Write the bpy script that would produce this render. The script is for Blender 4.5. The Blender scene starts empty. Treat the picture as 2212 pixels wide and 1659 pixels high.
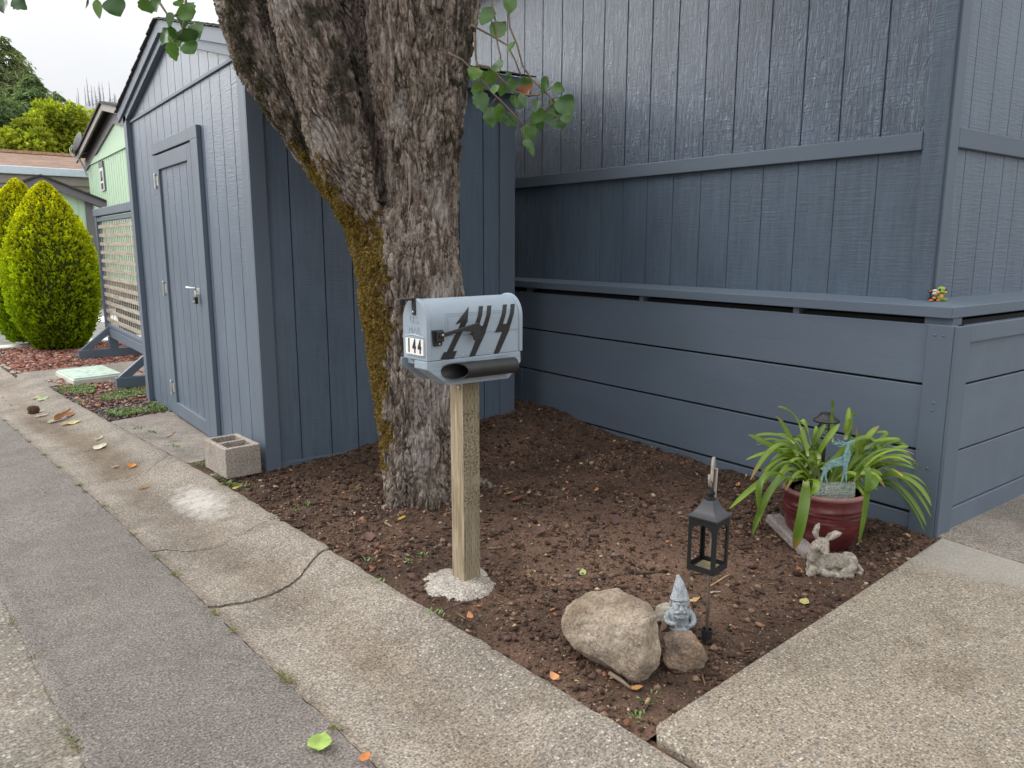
import bpy, bmesh, math, random
import numpy as np
from mathutils import Vector, Matrix, noise
R = math.radians
random.seed(7); rng = np.random.default_rng(7)
SC = bpy.context.scene; COL = SC.collection
# ---------------------------------------------------------------- camera
CR = np.array([.80138018, -.59815375, .00138085]); CU = np.array([.10606339, .14437025, .98382305])
CF = np.array([.5886768, .78826983, -.17913767]); CO = np.array([0., 0., 1.5])
FPX = 1650.0                                   # focal length in units where the frame is 2212 x 1659
cd = bpy.data.cameras.new('camera'); cam = bpy.data.objects.new('camera', cd); COL.objects.link(cam)
cd.sensor_fit = 'HORIZONTAL'; cd.sensor_width = 36; cd.lens = FPX/2212*36; cd.clip_start = .05; cd.clip_end = 2000
cam.matrix_world = Matrix(((CR[0], CU[0], -CF[0], 0), (CR[1], CU[1], -CF[1], 0), (CR[2], CU[2], -CF[2], 1.5), (0, 0, 0, 1)))
SC.camera = cam
# ---------------------------------------------------------------- sky, sun, exposure
SC.view_settings.view_transform = 'Standard'; SC.view_settings.look = 'None'
SC.view_settings.gamma = 1; SC.view_settings.exposure = EXPOSURE = 0.18
SUN_EL, SUN_AZ = R(42), R(128)                 # azimuth of the sun, measured from +X towards +Y
w = bpy.data.worlds.new('World'); SC.world = w; w.use_nodes = True
nt = w.node_tree; nt.nodes.clear()
def wn(t, **k):
    n = nt.nodes.new(t)
    for a, b in k.items(): setattr(n, a, b)
    return n
sky = wn('ShaderNodeTexSky', sky_type='NISHITA', sun_disc=False, sun_elevation=SUN_EL, sun_rotation=R(90)-SUN_AZ, dust_density=4, air_density=1.0)
bg1 = wn('ShaderNodeBackground'); bg1.inputs[1].default_value = .10
hs = wn('ShaderNodeHueSaturation'); hs.inputs['Saturation'].default_value = .35
nt.links.new(sky.outputs[0], hs.inputs['Color']); nt.links.new(hs.outputs[0], bg1.inputs[0])
tc = wn('ShaderNodeTexCoord'); sp = wn('ShaderNodeSeparateXYZ'); nt.links.new(tc.outputs['Generated'], sp.inputs[0])
mr = wn('ShaderNodeMapRange'); mr.inputs['From Min'].default_value = -.05; mr.inputs['From Max'].default_value = 1
nt.links.new(sp.outputs['Z'], mr.inputs['Value'])
rp = wn('ShaderNodeValToRGB'); rp.color_ramp.elements[0].color = (.245, .252, .265, 1); rp.color_ramp.elements[1].color = (1, 1, 1.0, 1)
e = rp.color_ramp.elements.new(.08); e.color = (.275, .283, .297, 1)
cn = wn('ShaderNodeTexNoise'); cn.inputs['Scale'].default_value = 2.2; cn.inputs['Detail'].default_value = 5; nt.links.new(tc.outputs['Generated'], cn.inputs['Vector'])
cm = wn('ShaderNodeMapRange'); cm.inputs['To Min'].default_value = .75; cm.inputs['To Max'].default_value = 1.25; nt.links.new(cn.outputs[0], cm.inputs['Value'])
mul = wn('ShaderNodeMixRGB', blend_type='MULTIPLY'); mul.inputs[0].default_value = 1
nt.links.new(mr.outputs[0], rp.inputs[0]); nt.links.new(rp.outputs[0], mul.inputs[1]); nt.links.new(cm.outputs[0], mul.inputs[2])
# the cloud is brightest round the hidden sun
vd = wn('ShaderNodeVectorMath', operation='DOT_PRODUCT'); nt.links.new(tc.outputs['Generated'], vd.inputs[0])
vd.inputs[1].default_value = (math.cos(R(24))*math.cos(R(118)), math.cos(R(24))*math.sin(R(118)), math.sin(R(24)))
gl = wn('ShaderNodeValToRGB'); nt.links.new(vd.outputs['Value'], gl.inputs[0]); gl.color_ramp.interpolation = 'EASE'
gl.color_ramp.elements[0].position = .83; gl.color_ramp.elements[0].color = (0, 0, 0, 1); gl.color_ramp.elements[1].position = 1; gl.color_ramp.elements[1].color = (1, .99, .97, 1)
gm = wn('ShaderNodeMixRGB', blend_type='MULTIPLY'); gm.inputs[0].default_value = 1; gm.inputs[2].default_value = (2.0, 2.0, 2.0, 1); nt.links.new(gl.outputs[0], gm.inputs[1])
ga = wn('ShaderNodeMixRGB', blend_type='ADD'); ga.inputs[0].default_value = 1; nt.links.new(mul.outputs[0], ga.inputs[1]); nt.links.new(gm.outputs[0], ga.inputs[2])
bg2 = wn('ShaderNodeBackground'); bg2.inputs[1].default_value = SKY = 2.4
nt.links.new(ga.outputs[0], bg2.inputs[0])
ms = wn('ShaderNodeMixShader'); ms.inputs[0].default_value = .8
wo = wn('ShaderNodeOutputWorld')
nt.links.new(bg1.outputs[0], ms.inputs[1]); nt.links.new(bg2.outputs[0], ms.inputs[2]); nt.links.new(ms.outputs[0], wo.inputs[0])
sd = bpy.data.lights.new('sun', 'SUN'); sd.energy = .8; sd.angle = R(30); sd.color = (1, .96, .9)
so = bpy.data.objects.new('sun', sd); COL.objects.link(so)
sv = Vector((math.cos(SUN_EL)*math.cos(SUN_AZ), math.cos(SUN_EL)*math.sin(SUN_AZ), math.sin(SUN_EL)))
so.rotation_euler = sv.to_track_quat('Z', 'Y').to_euler(); so.location = sv*20
# ---------------------------------------------------------------- places: from the photograph's pixels to real points
UN = np.array([.9967, .0816, 0]); TN = np.array([-.0816, .9967, 0])   # across / along the street
FH = CF*np.array([1, 1, 0]); FH /= np.linalg.norm(FH)
def ray(x, y): return CF+(x-1106)/FPX*CR-(y-829.5)/FPX*CU
def G(x, y, z=0.):
    d = ray(x, y); return CO+(z-1.5)/d[2]*d
def PA(x, y, ax, v):
    d = ray(x, y); return CO+(v-CO[ax])/d[ax]*d
def PD(x, y, D):
    d = ray(x, y); return CO+D/(d@FH)*d
def UT(u, t, z=0.): return u*UN+t*TN+np.array([0, 0, z])
def sstep(a, b, x):
    x = np.clip((x-a)/(b-a), 0, 1); return x*x*(3-2*x)
def zg(t): return -.1*np.clip((t-5)/4, 0, 1)     # the street falls a little towards the far end
def utof(p): return float(p[0]*UN[0]+p[1]*UN[1]), float(p[0]*TN[0]+p[1]*TN[1])
# ---------------------------------------------------------------- mesh helpers
def nz(p, s=1., o=4): return noise.fractal(Vector(p)*s, 1.0, 2.0, o)
class MB:
    def __init__(s): s.v = []; s.f = []; s.m = []; s.c = []
    def add(s, vs, fs, mi=0, col=None):
        b = len(s.v); s.v += [tuple(map(float, q)) for q in vs]; s.f += [tuple(b+i for i in q) for q in fs]; s.m += [mi]*len(fs)
        if col is not None: s.c += [col]*len(vs)
        return s
    def box(s, lo, hi, M=None, mi=0):
        x0, y0, z0 = lo; x1, y1, z1 = hi
        vs = [(x0,y0,z0),(x1,y0,z0),(x1,y1,z0),(x0,y1,z0),(x0,y0,z1),(x1,y0,z1),(x1,y1,z1),(x0,y1,z1)]
        if M is not None: vs = [tuple(M @ Vector(q)) for q in vs]
        return s.add(vs, [(0,3,2,1),(4,5,6,7),(0,1,5,4),(1,2,6,5),(2,3,7,6),(3,0,4,7)], mi)
    def beam(s, a, b, w, h, up=(0,0,1), mi=0):
        a = Vector(a); b = Vector(b); d = (b-a); L = d.length; d.normalize(); up = Vector(up)
        x = d.cross(up).normalized(); z = x.cross(d)
        M = Matrix((( x[0],d[0],z[0],a[0]),(x[1],d[1],z[1],a[1]),(x[2],d[2],z[2],a[2]),(0,0,0,1)))
        return s.box((-w/2,0,-h/2),(w/2,L,h/2), M, mi)
    def tube(s, pts, rad, n=8, caps=True, mi=0, flat=1.):
        pts = [Vector(q) for q in pts]; k = len(pts)
        if not hasattr(rad, '__len__'): rad = [rad]*k
        ref = Vector((0,0,1)); vs = []; fs = []; px = None
        for i, p in enumerate(pts):
            d = (pts[min(i+1,k-1)]-pts[max(i-1,0)]).normalized()
            if px is None:
                px = d.cross(ref)
                if px.length < .05: px = d.cross(Vector((1,0,0)))
            px = (px-d*px.dot(d)).normalized(); py = d.cross(px)
            for j in range(n):
                a = 2*math.pi*j/n; vs.append(p+px*math.cos(a)*rad[i]+py*math.sin(a)*rad[i]*flat)
        for i in range(k-1):
            for j in range(n):
                fs.append((i*n+j, i*n+(j+1)%n, (i+1)*n+(j+1)%n, (i+1)*n+j))
        if caps: fs.append(tuple(range(n-1,-1,-1))); fs.append(tuple((k-1)*n+j for j in range(n)))
        return s.add(vs, fs, mi)
    def lathe(s, prof, n=32, M=None, mi=0, wob=None):
        vs = []; fs = []
        for i, (r, z) in enumerate(prof):
            for j in range(n):
                a = 2*math.pi*j/n; q = Vector((r*math.cos(a), r*math.sin(a), z))
                vs.append(tuple(M @ q) if M is not None else tuple(q))
        for i in range(len(prof)-1):
            for j in range(n): fs.append((i*n+j, i*n+(j+1)%n, (i+1)*n+(j+1)%n, (i+1)*n+j))
        if prof[0][0] > 1e-6: fs.append(tuple(range(n-1,-1,-1)))
        if prof[-1][0] > 1e-6: fs.append(tuple((len(prof)-1)*n+j for j in range(n)))
        return s.add(vs, fs, mi)
    def prism(s, poly, a, b, f, mi=0):
        """poly: 2D outline; f(x, y, d) -> 3D; a, b depth of the two faces"""
        n = len(poly); vs = [f(x, y, a) for x, y in poly]+[f(x, y, b) for x, y in poly]
        fs = [tuple(range(n)), tuple(range(2*n-1, n-1, -1))]+[(i, n+i, n+(i+1)%n, (i+1)%n) for i in range(n)]
        return s.add(vs, fs, mi)
    def build(s, name, mats, parent=None, smooth=None, bevel=0, recalc=True, local=False):
        me = bpy.data.meshes.new(name)
        vs = s.v
        if parent is not None and not local and s.v:
            Mi = WM[parent.name].inverted(); A = np.array(Mi)[:3]; v = np.array(s.v); vs = (v@A[:, :3].T+A[:, 3]).tolist()
        me.from_pydata(vs, [], s.f)
        if not isinstance(mats, (list, tuple)): mats = [mats]
        for m in mats: me.materials.append(m)
        if len(mats) > 1: me.polygons.foreach_set('material_index', s.m)
        if s.c:
            at = me.color_attributes.new('Col', 'FLOAT_COLOR', 'POINT')
            at.data.foreach_set('color', np.array([(*q, 1) if len(q) == 3 else q for q in s.c], dtype=np.float32).ravel())
        if recalc:
            bm = bmesh.new(); bm.from_mesh(me); bmesh.ops.recalc_face_normals(bm, faces=bm.faces); bm.to_mesh(me); bm.free()
        return finish(name, me, parent, smooth, bevel)
WM = {}
def finish(name, me, parent=None, smooth=None, bevel=0):
    if smooth is not None:
        me.polygons.foreach_set('use_smooth', [True]*len(me.polygons))
        if smooth < 179: me.set_sharp_from_angle(angle=R(smooth))
    me.update()
    o = bpy.data.objects.new(name, me); COL.objects.link(o)
    if parent is not None: o.parent = parent; WM[o.name] = WM[parent.name]
    else: WM[o.name] = Matrix()
    if bevel:
        b = o.modifiers.new('edge', 'BEVEL'); b.width = bevel; b.segments = 2; b.limit_method = 'ANGLE'; b.angle_limit = R(40); b.harden_normals = False
    return o
def thing(name, label, cat, loc, rz=0., group=None):
    o = bpy.data.objects.new(name, None); COL.objects.link(o); o.empty_display_size = .1
    o.location = tuple(map(float, loc)); o.rotation_euler = (0, 0, rz)
    WM[o.name] = Matrix.Translation(Vector(tuple(map(float, loc)))) @ Matrix.Rotation(rz, 4, 'Z')
    return tag(o, label, cat, group)
def tag(o, label=None, cat=None, group=None, kind=None):
    if label: o['label'] = label
    if cat: o['category'] = cat
    if group: o['group'] = group
    if kind: o['kind'] = kind
    return o
def lab(o, l): o['label'] = l; return o
def rawmesh(name, V, F, mats, parent=None, cols=None, smooth=None, mi=None):
    """big meshes from numpy arrays: F is an (n,3) or (n,4) array"""
    me = bpy.data.meshes.new(name); V = np.asarray(V, dtype=np.float64); F = np.asarray(F, dtype=np.int32); k = F.shape[1]
    if parent is not None:
        A = np.array(WM[parent.name].inverted())[:3]; V = V@A[:, :3].T+A[:, 3]
    me.vertices.add(len(V)); me.vertices.foreach_set('co', V.astype(np.float32).ravel())
    me.loops.add(F.size); me.loops.foreach_set('vertex_index', F.ravel())
    me.polygons.add(len(F)); me.polygons.foreach_set('loop_start', np.arange(0, F.size, k, dtype=np.int32))
    me.update(calc_edges=True)
    if not isinstance(mats, (list, tuple)): mats = [mats]
    for m in mats: me.materials.append(m)
    if mi is not None: me.polygons.foreach_set('material_index', np.asarray(mi, dtype=np.int32))
    if cols is not None:
        c = np.ones((len(V), 4), np.float32); c[:, :cols.shape[1]] = cols
        me.color_attributes.new('Col', 'FLOAT_COLOR', 'POINT').data.foreach_set('color', c.ravel())
    return finish(name, me, parent, smooth)
def grid(name, A, B, f, mats, parent=None, smooth=None, cols=None):
    A = np.asarray(A, float); B = np.asarray(B, float); P, Q = np.meshgrid(A, B, indexing='ij')
    V = f(P, Q).reshape(-1, 3); na, nb = len(A), len(B); I = np.arange(na*nb).reshape(na, nb)
    F = np.stack([I[:-1, :-1], I[1:, :-1], I[1:, 1:], I[:-1, 1:]], -1).reshape(-1, 4)
    return rawmesh(name, V, F, mats, parent, smooth=smooth, cols=None if cols is None else cols(P, Q).reshape(len(V), -1))
def evaluated(o):
    dg = bpy.context.evaluated_depsgraph_get(); dg.update()
    me = bpy.data.meshes.new_from_object(o.evaluated_get(dg)); return me
def remeshed(mb, voxel, smooth=4, fac=.5):
    """union of overlapping closed shapes as one continuous surface: returns a mesh"""
    o = mb.build('tmp', [], None)
    r = o.modifiers.new('r', 'REMESH'); r.mode = 'VOXEL'; r.voxel_size = voxel; r.use_smooth_shade = True
    if smooth: q = o.modifiers.new('s', 'SMOOTH'); q.iterations = smooth; q.factor = fac
    me = evaluated(o); bpy.data.objects.remove(o); return me
def ell(mb, c, r, rz=0., ry=0., rx=0., n=14):
    M = Matrix.Translation(Vector(c)) @ Matrix.Rotation(rz, 4, 'Z') @ Matrix.Rotation(ry, 4, 'Y') @ Matrix.Rotation(rx, 4, 'X') @ Matrix.Diagonal((*r, 1))
    prof = [(math.sin(math.pi*i/(n//2)), -math.cos(math.pi*i/(n//2))) for i in range(n//2+1)]
    prof[0] = (.02, -1); prof[-1] = (.02, 1)
    return mb.lathe(prof, n, M)
def mverts(me):
    a = np.empty(len(me.vertices)*3, np.float32); me.vertices.foreach_get('co', a); return a.reshape(-1, 3).astype(float)
def mnorms(me):
    a = np.empty(len(me.vertices)*3, np.float32); me.vertices.foreach_get('normal', a); return a.reshape(-1, 3).astype(float)
def setverts(me, v): me.vertices.foreach_set('co', np.asarray(v, np.float32).ravel()); me.update()
def meshpart(name, me, mats, parent=None, smooth=180, world=True):
    if parent is not None and world: me.transform(WM[parent.name].inverted())
    me.materials.clear()
    for m in (mats if isinstance(mats, (list, tuple)) else [mats]): me.materials.append(m)
    return finish(name, me, parent, smooth)
def text_mesh(body, size, depth, f, mb, mi=0, sx=1., bold=0.):
    """extruded lettering; f(x, y, d) -> point"""
    cu = bpy.data.curves.new('t', 'FONT'); cu.body = body; cu.size = size; cu.extrude = depth/2; cu.align_x = 'CENTER'; cu.align_y = 'CENTER'; cu.resolution_u = 3; cu.offset = bold
    o = bpy.data.objects.new('t', cu); COL.objects.link(o); me = evaluated(o); bpy.data.objects.remove(o)
    mb.add([f(v.co[0]*sx, v.co[1], v.co[2]) for v in me.vertices], [tuple(p.vertices) for p in me.polygons], mi)
# ---------------------------------------------------------------- materials
def newmat(name):
    m = bpy.data.materials.new(name); m.use_nodes = True; n = m.node_tree; return m, n, n.nodes['Principled BSDF']
def N(n, t, **k):
    q = n.nodes.new(t)
    for a, b in k.items():
        if a.startswith('i_'): q.inputs[a[2:].replace('_', ' ')].default_value = b
        else: setattr(q, a, b)
    return q
def coords(n, scale=(1,1,1), rot=(0,0,0), kind='Object'):
    t = N(n, 'ShaderNodeTexCoord'); mp = N(n, 'ShaderNodeMapping'); mp.inputs['Scale'].default_value = scale; mp.inputs['Rotation'].default_value = rot
    n.links.new(t.outputs[kind], mp.inputs[0]); return mp.outputs[0]
def ntex(n, vec, scale, detail=4, rough=.55, dist=0.):
    q = N(n, 'ShaderNodeTexNoise'); q.inputs['Scale'].default_value = scale; q.inputs['Detail'].default_value = detail
    q.inputs['Roughness'].default_value = rough; q.inputs['Distortion'].default_value = dist; n.links.new(vec, q.inputs['Vector']); return q.outputs[0]
def vor(n, vec, scale, feature='F1', out='Distance', rnd=1.):
    q = N(n, 'ShaderNodeTexVoronoi', feature=feature); q.inputs['Scale'].default_value = scale; q.inputs['Randomness'].default_value = rnd; n.links.new(vec, q.inputs['Vector']); return q.outputs[out]
def ramp(n, fac, stops, interp='LINEAR'):
    q = N(n, 'ShaderNodeValToRGB'); r = q.color_ramp; r.interpolation = interp
    while len(r.elements) < len(stops): r.elements.new(.5)
    for e_, (p, c) in zip(r.elements, stops): e_.position = p; e_.color = (*c, 1) if len(c) == 3 else c
    n.links.new(fac, q.inputs[0]); return q.outputs[0]
def mixc(n, fac, a, b, mode='MIX'):
    q = N(n, 'ShaderNodeMixRGB', blend_type=mode)
    for i, x in ((0, fac), (1, a), (2, b)):
        if hasattr(x, 'links') or hasattr(x, 'is_linked'): n.links.new(x, q.inputs[i])
        elif i == 0: q.inputs[0].default_value = x
        else: q.inputs[i].default_value = (*x, 1)
    return q.outputs[0]
def mth(n, op, a, b=0., c=0.):
    q = N(n, 'ShaderNodeMath', operation=op)
    for i, x in enumerate((a, b, c)):
        if hasattr(x, 'links'): n.links.new(x, q.inputs[i])
        else: q.inputs[i].default_value = x
    return q.outputs[0]
def bump(n, b, h, strength=.5, dist=.01, prev=None):
    q = N(n, 'ShaderNodeBump'); q.inputs['Strength'].default_value = strength; q.inputs['Distance'].default_value = dist
    n.links.new(h, q.inputs['Height'])
    if prev is not None: n.links.new(prev, q.inputs['Normal'])
    n.links.new(q.outputs[0], b.inputs['Normal']); return q.outputs[0]
g3 = lambda v: (v, v, v)
def setp(b, rough=.6, spec=.5, metal=0.):
    b.inputs['Roughness'].default_value = rough; b.inputs['Specular IOR Level'].default_value = spec; b.inputs['Metallic'].default_value = metal
def plain(name, c, rough=.6, var=.18, vs=6., bs=60., bst=.25, bd=.002, spec=.5, metal=0., stretch=(1,1,1)):
    m, n, b = newmat(name); setp(b, rough, spec, metal); v = coords(n, stretch)
    lo = tuple(x*(1-var) for x in c); hi = tuple(min(1, x*(1+var)) for x in c)
    n.links.new(ramp(n, ntex(n, v, vs, 6), [(.3, lo), (.7, hi)]), b.inputs['Base Color'])
    if bst: bump(n, b, ntex(n, v, bs, 4), bst, bd)
    return m
def attrmat(name, rough=.7, var=.2, vs=40., bs=0, bst=.3, bd=.002, spec=.4, transl=0., tint=(1,1,1)):
    m, n, b = newmat(name); setp(b, rough, spec); at = N(n, 'ShaderNodeAttribute', attribute_name='Col')
    v = coords(n); k = ramp(n, ntex(n, v, vs, 3), [(.3, g3(1-var)), (.7, g3(1+var))])
    c = mixc(n, 1., at.outputs['Color'], k, 'MULTIPLY'); n.links.new(c, b.inputs['Base Color'])
    if bs: bump(n, b, ntex(n, v, bs, 3), bst, bd)
    if transl:
        tr = N(n, 'ShaderNodeBsdfTranslucent'); n.links.new(mixc(n, 1., c, (1.3*tint[0], 1.5*tint[1], .5*tint[2]), 'MULTIPLY'), tr.inputs[0])
        mx = N(n, 'ShaderNodeMixShader'); mx.inputs[0].default_value = transl; o = n.nodes['Material Output']
        n.links.new(b.outputs[0], mx.inputs[1]); n.links.new(tr.outputs[0], mx.inputs[2]); n.links.new(mx.outputs[0], o.inputs[0])
    return m
def siding_paint(name, c, emboss, axis, rough=.42, spec=.5, coat=0.):
    """painted plywood / hardboard siding: vertical grain and cross saw marks under the paint; axis = horizontal axis of the wall (0 x, 1 y)"""
    m, n, b = newmat(name); setp(b, rough, spec)
    sv = [1, 1, 1]; sv[2] = .11; sh = [.07, .07, .07]; sh[2] = 1
    v = coords(n); vv = coords(n, tuple(sv)); vh = coords(n, tuple(sh))
    lo = tuple(x*.86 for x in c); hi = tuple(x*1.13 for x in c)
    pc_ = ramp(n, ntex(n, coords(n, (1,1,.35)), 2.4, 7, .65), [(.3, lo), (.7, hi)])
    n.links.new(mixc(n, .35, pc_, ramp(n, ntex(n, vv, 30., 4), [(.35, g3(.75)), (.65, g3(1.25))]), 'MULTIPLY'), b.inputs['Base Color'])
    grain = mth(n, 'ABSOLUTE', mth(n, 'SUBTRACT', ntex(n, vv, 34., 2.5, .5, 1.6), .5))
    gr = mth(n, 'SUBTRACT', .25, grain)
    saw = ntex(n, vh, 95., 3, .6, .2)
    h = mth(n, 'ADD', mth(n, 'MULTIPLY', gr, emboss), mth(n, 'MULTIPLY', saw, .35))
    patch = ntex(n, v, 2.3, 2)
    h = mth(n, 'MULTIPLY', h, mth(n, 'ADD', .25, mth(n, 'MULTIPLY', patch, 1.5)))
    fine = bump(n, b, ntex(n, v, 160., 3), .10, .002)
    bump(n, b, h, .8 if emboss > 1 else .6, .012+.018*(emboss > 1), fine)
    if coat: b.inputs['Coat Weight'].default_value = coat; b.inputs['Coat Roughness'].default_value = .36; b.inputs['Coat IOR'].default_value = 1.6
    return m
BLUE = (.106, .138, .180)
M_ = {}
M_['siding_x'] = siding_paint('slate_blue_siding', (.108,.146,.196), .22, 0)
M_['siding_up'] = siding_paint('embossed_slate_siding', (.086,.124,.180), 2.2, 1, .38, .5, .5)
M_['siding_low'] = siding_paint('old_slate_siding', (.082,.116,.160), .8, 1, .42)
M_['paint'] = plain('slate_blue_paint', BLUE, .55, .08, 3., 90., .25, .003, stretch=(1,1,.3))
M_['paint_h'] = plain('slate_blue_board', BLUE, .58, .08, 3., 60., .3, .003, stretch=(.15,.15,1))
def board_paint():
    BLUE = (.122, .158, .206)
    m, n, b = newmat('slate_blue_skirt_board'); setp(b, .45, .5); v = coords(n)
    n.links.new(ramp(n, ntex(n, coords(n, (1,.3,1)), 4., 6), [(.3, tuple(x*.92 for x in BLUE)), (.7, tuple(x*1.07 for x in BLUE))]), b.inputs['Base Color'])
    bk = N(n, 'ShaderNodeTexBrick'); bk.inputs['Scale'].default_value = 1; bk.inputs['Brick Width'].default_value = .045; bk.inputs['Row Height'].default_value = .019
    bk.inputs['Mortar Size'].default_value = .0; bk.offset = .5
    # incised dashes of pressure-treated lumber: short slots in staggered rows
    sx = N(n, 'ShaderNodeSeparateXYZ'); n.links.new(v, sx.inputs[0])
    row = mth(n, 'FLOOR', mth(n, 'DIVIDE', sx.outputs['Z'], .0145)); zf = mth(n, 'FRACT', mth(n, 'DIVIDE', sx.outputs['Z'], .0145))
    hor = mth(n, 'ADD', sx.outputs['Y'], sx.outputs['X'])
    yf = mth(n, 'FRACT', mth(n, 'ADD', mth(n, 'DIVIDE', hor, .052), mth(n, 'MULTIPLY', row, .37)))
    slot = mth(n, 'MULTIPLY', mth(n, 'LESS_THAN', mth(n, 'ABSOLUTE', mth(n, 'SUBTRACT', zf, .5)), .13), mth(n, 'LESS_THAN', yf, .36))
    slot = mth(n, 'MULTIPLY', slot, mth(n, 'GREATER_THAN', ntex(n, v, 2.5, 2), .47))
    b1 = bump(n, b, ntex(n, coords(n, (.6,.12,1)), 45., 4), .22, .004)
    bump(n, b, mth(n, 'SUBTRACT', 1., slot), .5, .003, b1)
    return m
M_['skirt'] = board_paint()
def concrete(name, base, agg_scale, agg_amt, stain=(.6,.55,.5), cover=.5, wear=.35, hue=.0, peb=0, marks=False, pale=False):
    m, n, b = newmat(name); setp(b, .85, .3); v = coords(n)
    big = ntex(n, v, 1.6, 7, .6); mid = ntex(n, v, 14., 5, .6); fine = ntex(n, v, 110., 3, .7)
    lo = tuple(x*(1-wear) for x in base); hi = tuple(min(1, x*(1+wear*.6)) for x in base)
    c = ramp(n, big, [(.3, lo), (.52, base), (.72, hi)])
    c = mixc(n, .5, c, ramp(n, mid, [(.3, g3(.72)), (.7, g3(1.2))]), 'MULTIPLY')
    c = mixc(n, .85, c, ramp(n, fine, [(.38, g3(.42)), (.5, g3(1.)), (.63, g3(1.6))]), 'MULTIPLY')
    vc = vor(n, v, agg_scale, out='Color'); vd = vor(n, v, agg_scale)
    sep = N(n, 'ShaderNodeSeparateColor'); n.links.new(vc, sep.inputs[0])
    pick = mth(n, 'MULTIPLY', mth(n, 'LESS_THAN', sep.outputs[0], cover), mth(n, 'LESS_THAN', vd, .42))
    stone = ramp(n, sep.outputs[1], [(0, (.07,.068,.066)), (.3, (.13,.115,.10)), (.55, (.25,.22,.18)), (.8, (.36,.33,.28)), (1, (.5,.47,.42))])
    c = mixc(n, mth(n, 'MULTIPLY', pick, agg_amt), c, stone)
    if peb:
        v2 = vor(n, v, peb, out='Color'); d2 = vor(n, v, peb); s2 = N(n, 'ShaderNodeSeparateColor'); n.links.new(v2, s2.inputs[0])
        p2 = mth(n, 'MULTIPLY', mth(n, 'LESS_THAN', s2.outputs[0], .35), mth(n, 'LESS_THAN', d2, .36))
        c = mixc(n, mth(n, 'MULTIPLY', p2, .75), c, ramp(n, s2.outputs[2], [(0, (.10,.10,.095)), (.5, (.22,.20,.17)), (1, (.33,.29,.24))]))
    st = ramp(n, ntex(n, v, 3.1, 6, .65), [(.52, g3(1.)), (.7, stain)])
    c = mixc(n, .7, c, st, 'MULTIPLY')
    if pale:        # a cement-rich pale zone by the joint
        dt = N(n, 'ShaderNodeVectorMath', operation='DOT_PRODUCT'); n.links.new(v, dt.inputs[0]); dt.inputs[1].default_value = (1.0, -.30, 0)
        k = mth(n, 'ADD', mth(n, 'SUBTRACT', dt.outputs['Value'], 3.05), mth(n, 'MULTIPLY', mth(n, 'SUBTRACT', ntex(n, v, 2.2, 5), .5), 1.1))
        c = mixc(n, ramp(n, k, [(.0, g3(0)), (.45, g3(.55))]), c, (.38,.365,.33))
    if marks:       # dried mud along the dip, a white lime bloom
        at = N(n, 'ShaderNodeAttribute', attribute_name='Col'); s3 = N(n, 'ShaderNodeSeparateColor'); n.links.new(at.outputs['Color'], s3.inputs[0])
        k = mth(n, 'MULTIPLY', s3.outputs[0], mth(n, 'ADD', .2, mth(n, 'MULTIPLY', ntex(n, v, 7., 6, .65), 1.4)))
        c = mixc(n, ramp(n, k, [(.15, g3(0)), (.9, g3(.8))]), c, mixc(n, 1., c, (.50,.40,.31), 'MULTIPLY'))
        k = mth(n, 'MULTIPLY', s3.outputs[1], mth(n, 'ADD', .1, mth(n, 'MULTIPLY', ntex(n, v, 16., 6, .7), 1.7)))
        c = mixc(n, ramp(n, k, [(.45, g3(0)), (.95, g3(.55))]), c, (.62,.59,.55))
    n.links.new(c, b.inputs['Base Color'])
    b1 = bump(n, b, fine, .35, .004); bump(n, b, mth(n, 'SUBTRACT', .5, vd), .35, .004, b1)
    return m
M_['gutter'] = concrete('worn_gutter_concrete', (.245,.212,.175), 96., .85, cover=.48, marks=True)
M_['walk'] = concrete('exposed_aggregate_walk', (.255,.216,.168), 96., .95, cover=.66, wear=.18, peb=40., pale=True)
M_['apron'] = concrete('grey_slab_concrete', (.235,.205,.175), 100., .5, cover=.35)
M_['oldpave'] = concrete('old_coarse_pavement', (.205,.18,.15), 62., .6, cover=.7)
M_['block'] = concrete('cinder_block_concrete', (.36,.315,.275), 190., .4, cover=.3, wear=.12)
M_['footing'] = concrete('pale_footing_concrete', (.36,.33,.29), 110., .4, (.30,.24,.19), cover=.25, wear=.4)
M_['asphalt'] = concrete('worn_asphalt', (.152,.134,.121), 110., .4, cover=.4, wear=.2, stain=(.75,.72,.68))
M_['road'] = concrete('far_road_asphalt', (.24,.235,.22), 60., .3, cover=.3)
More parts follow.
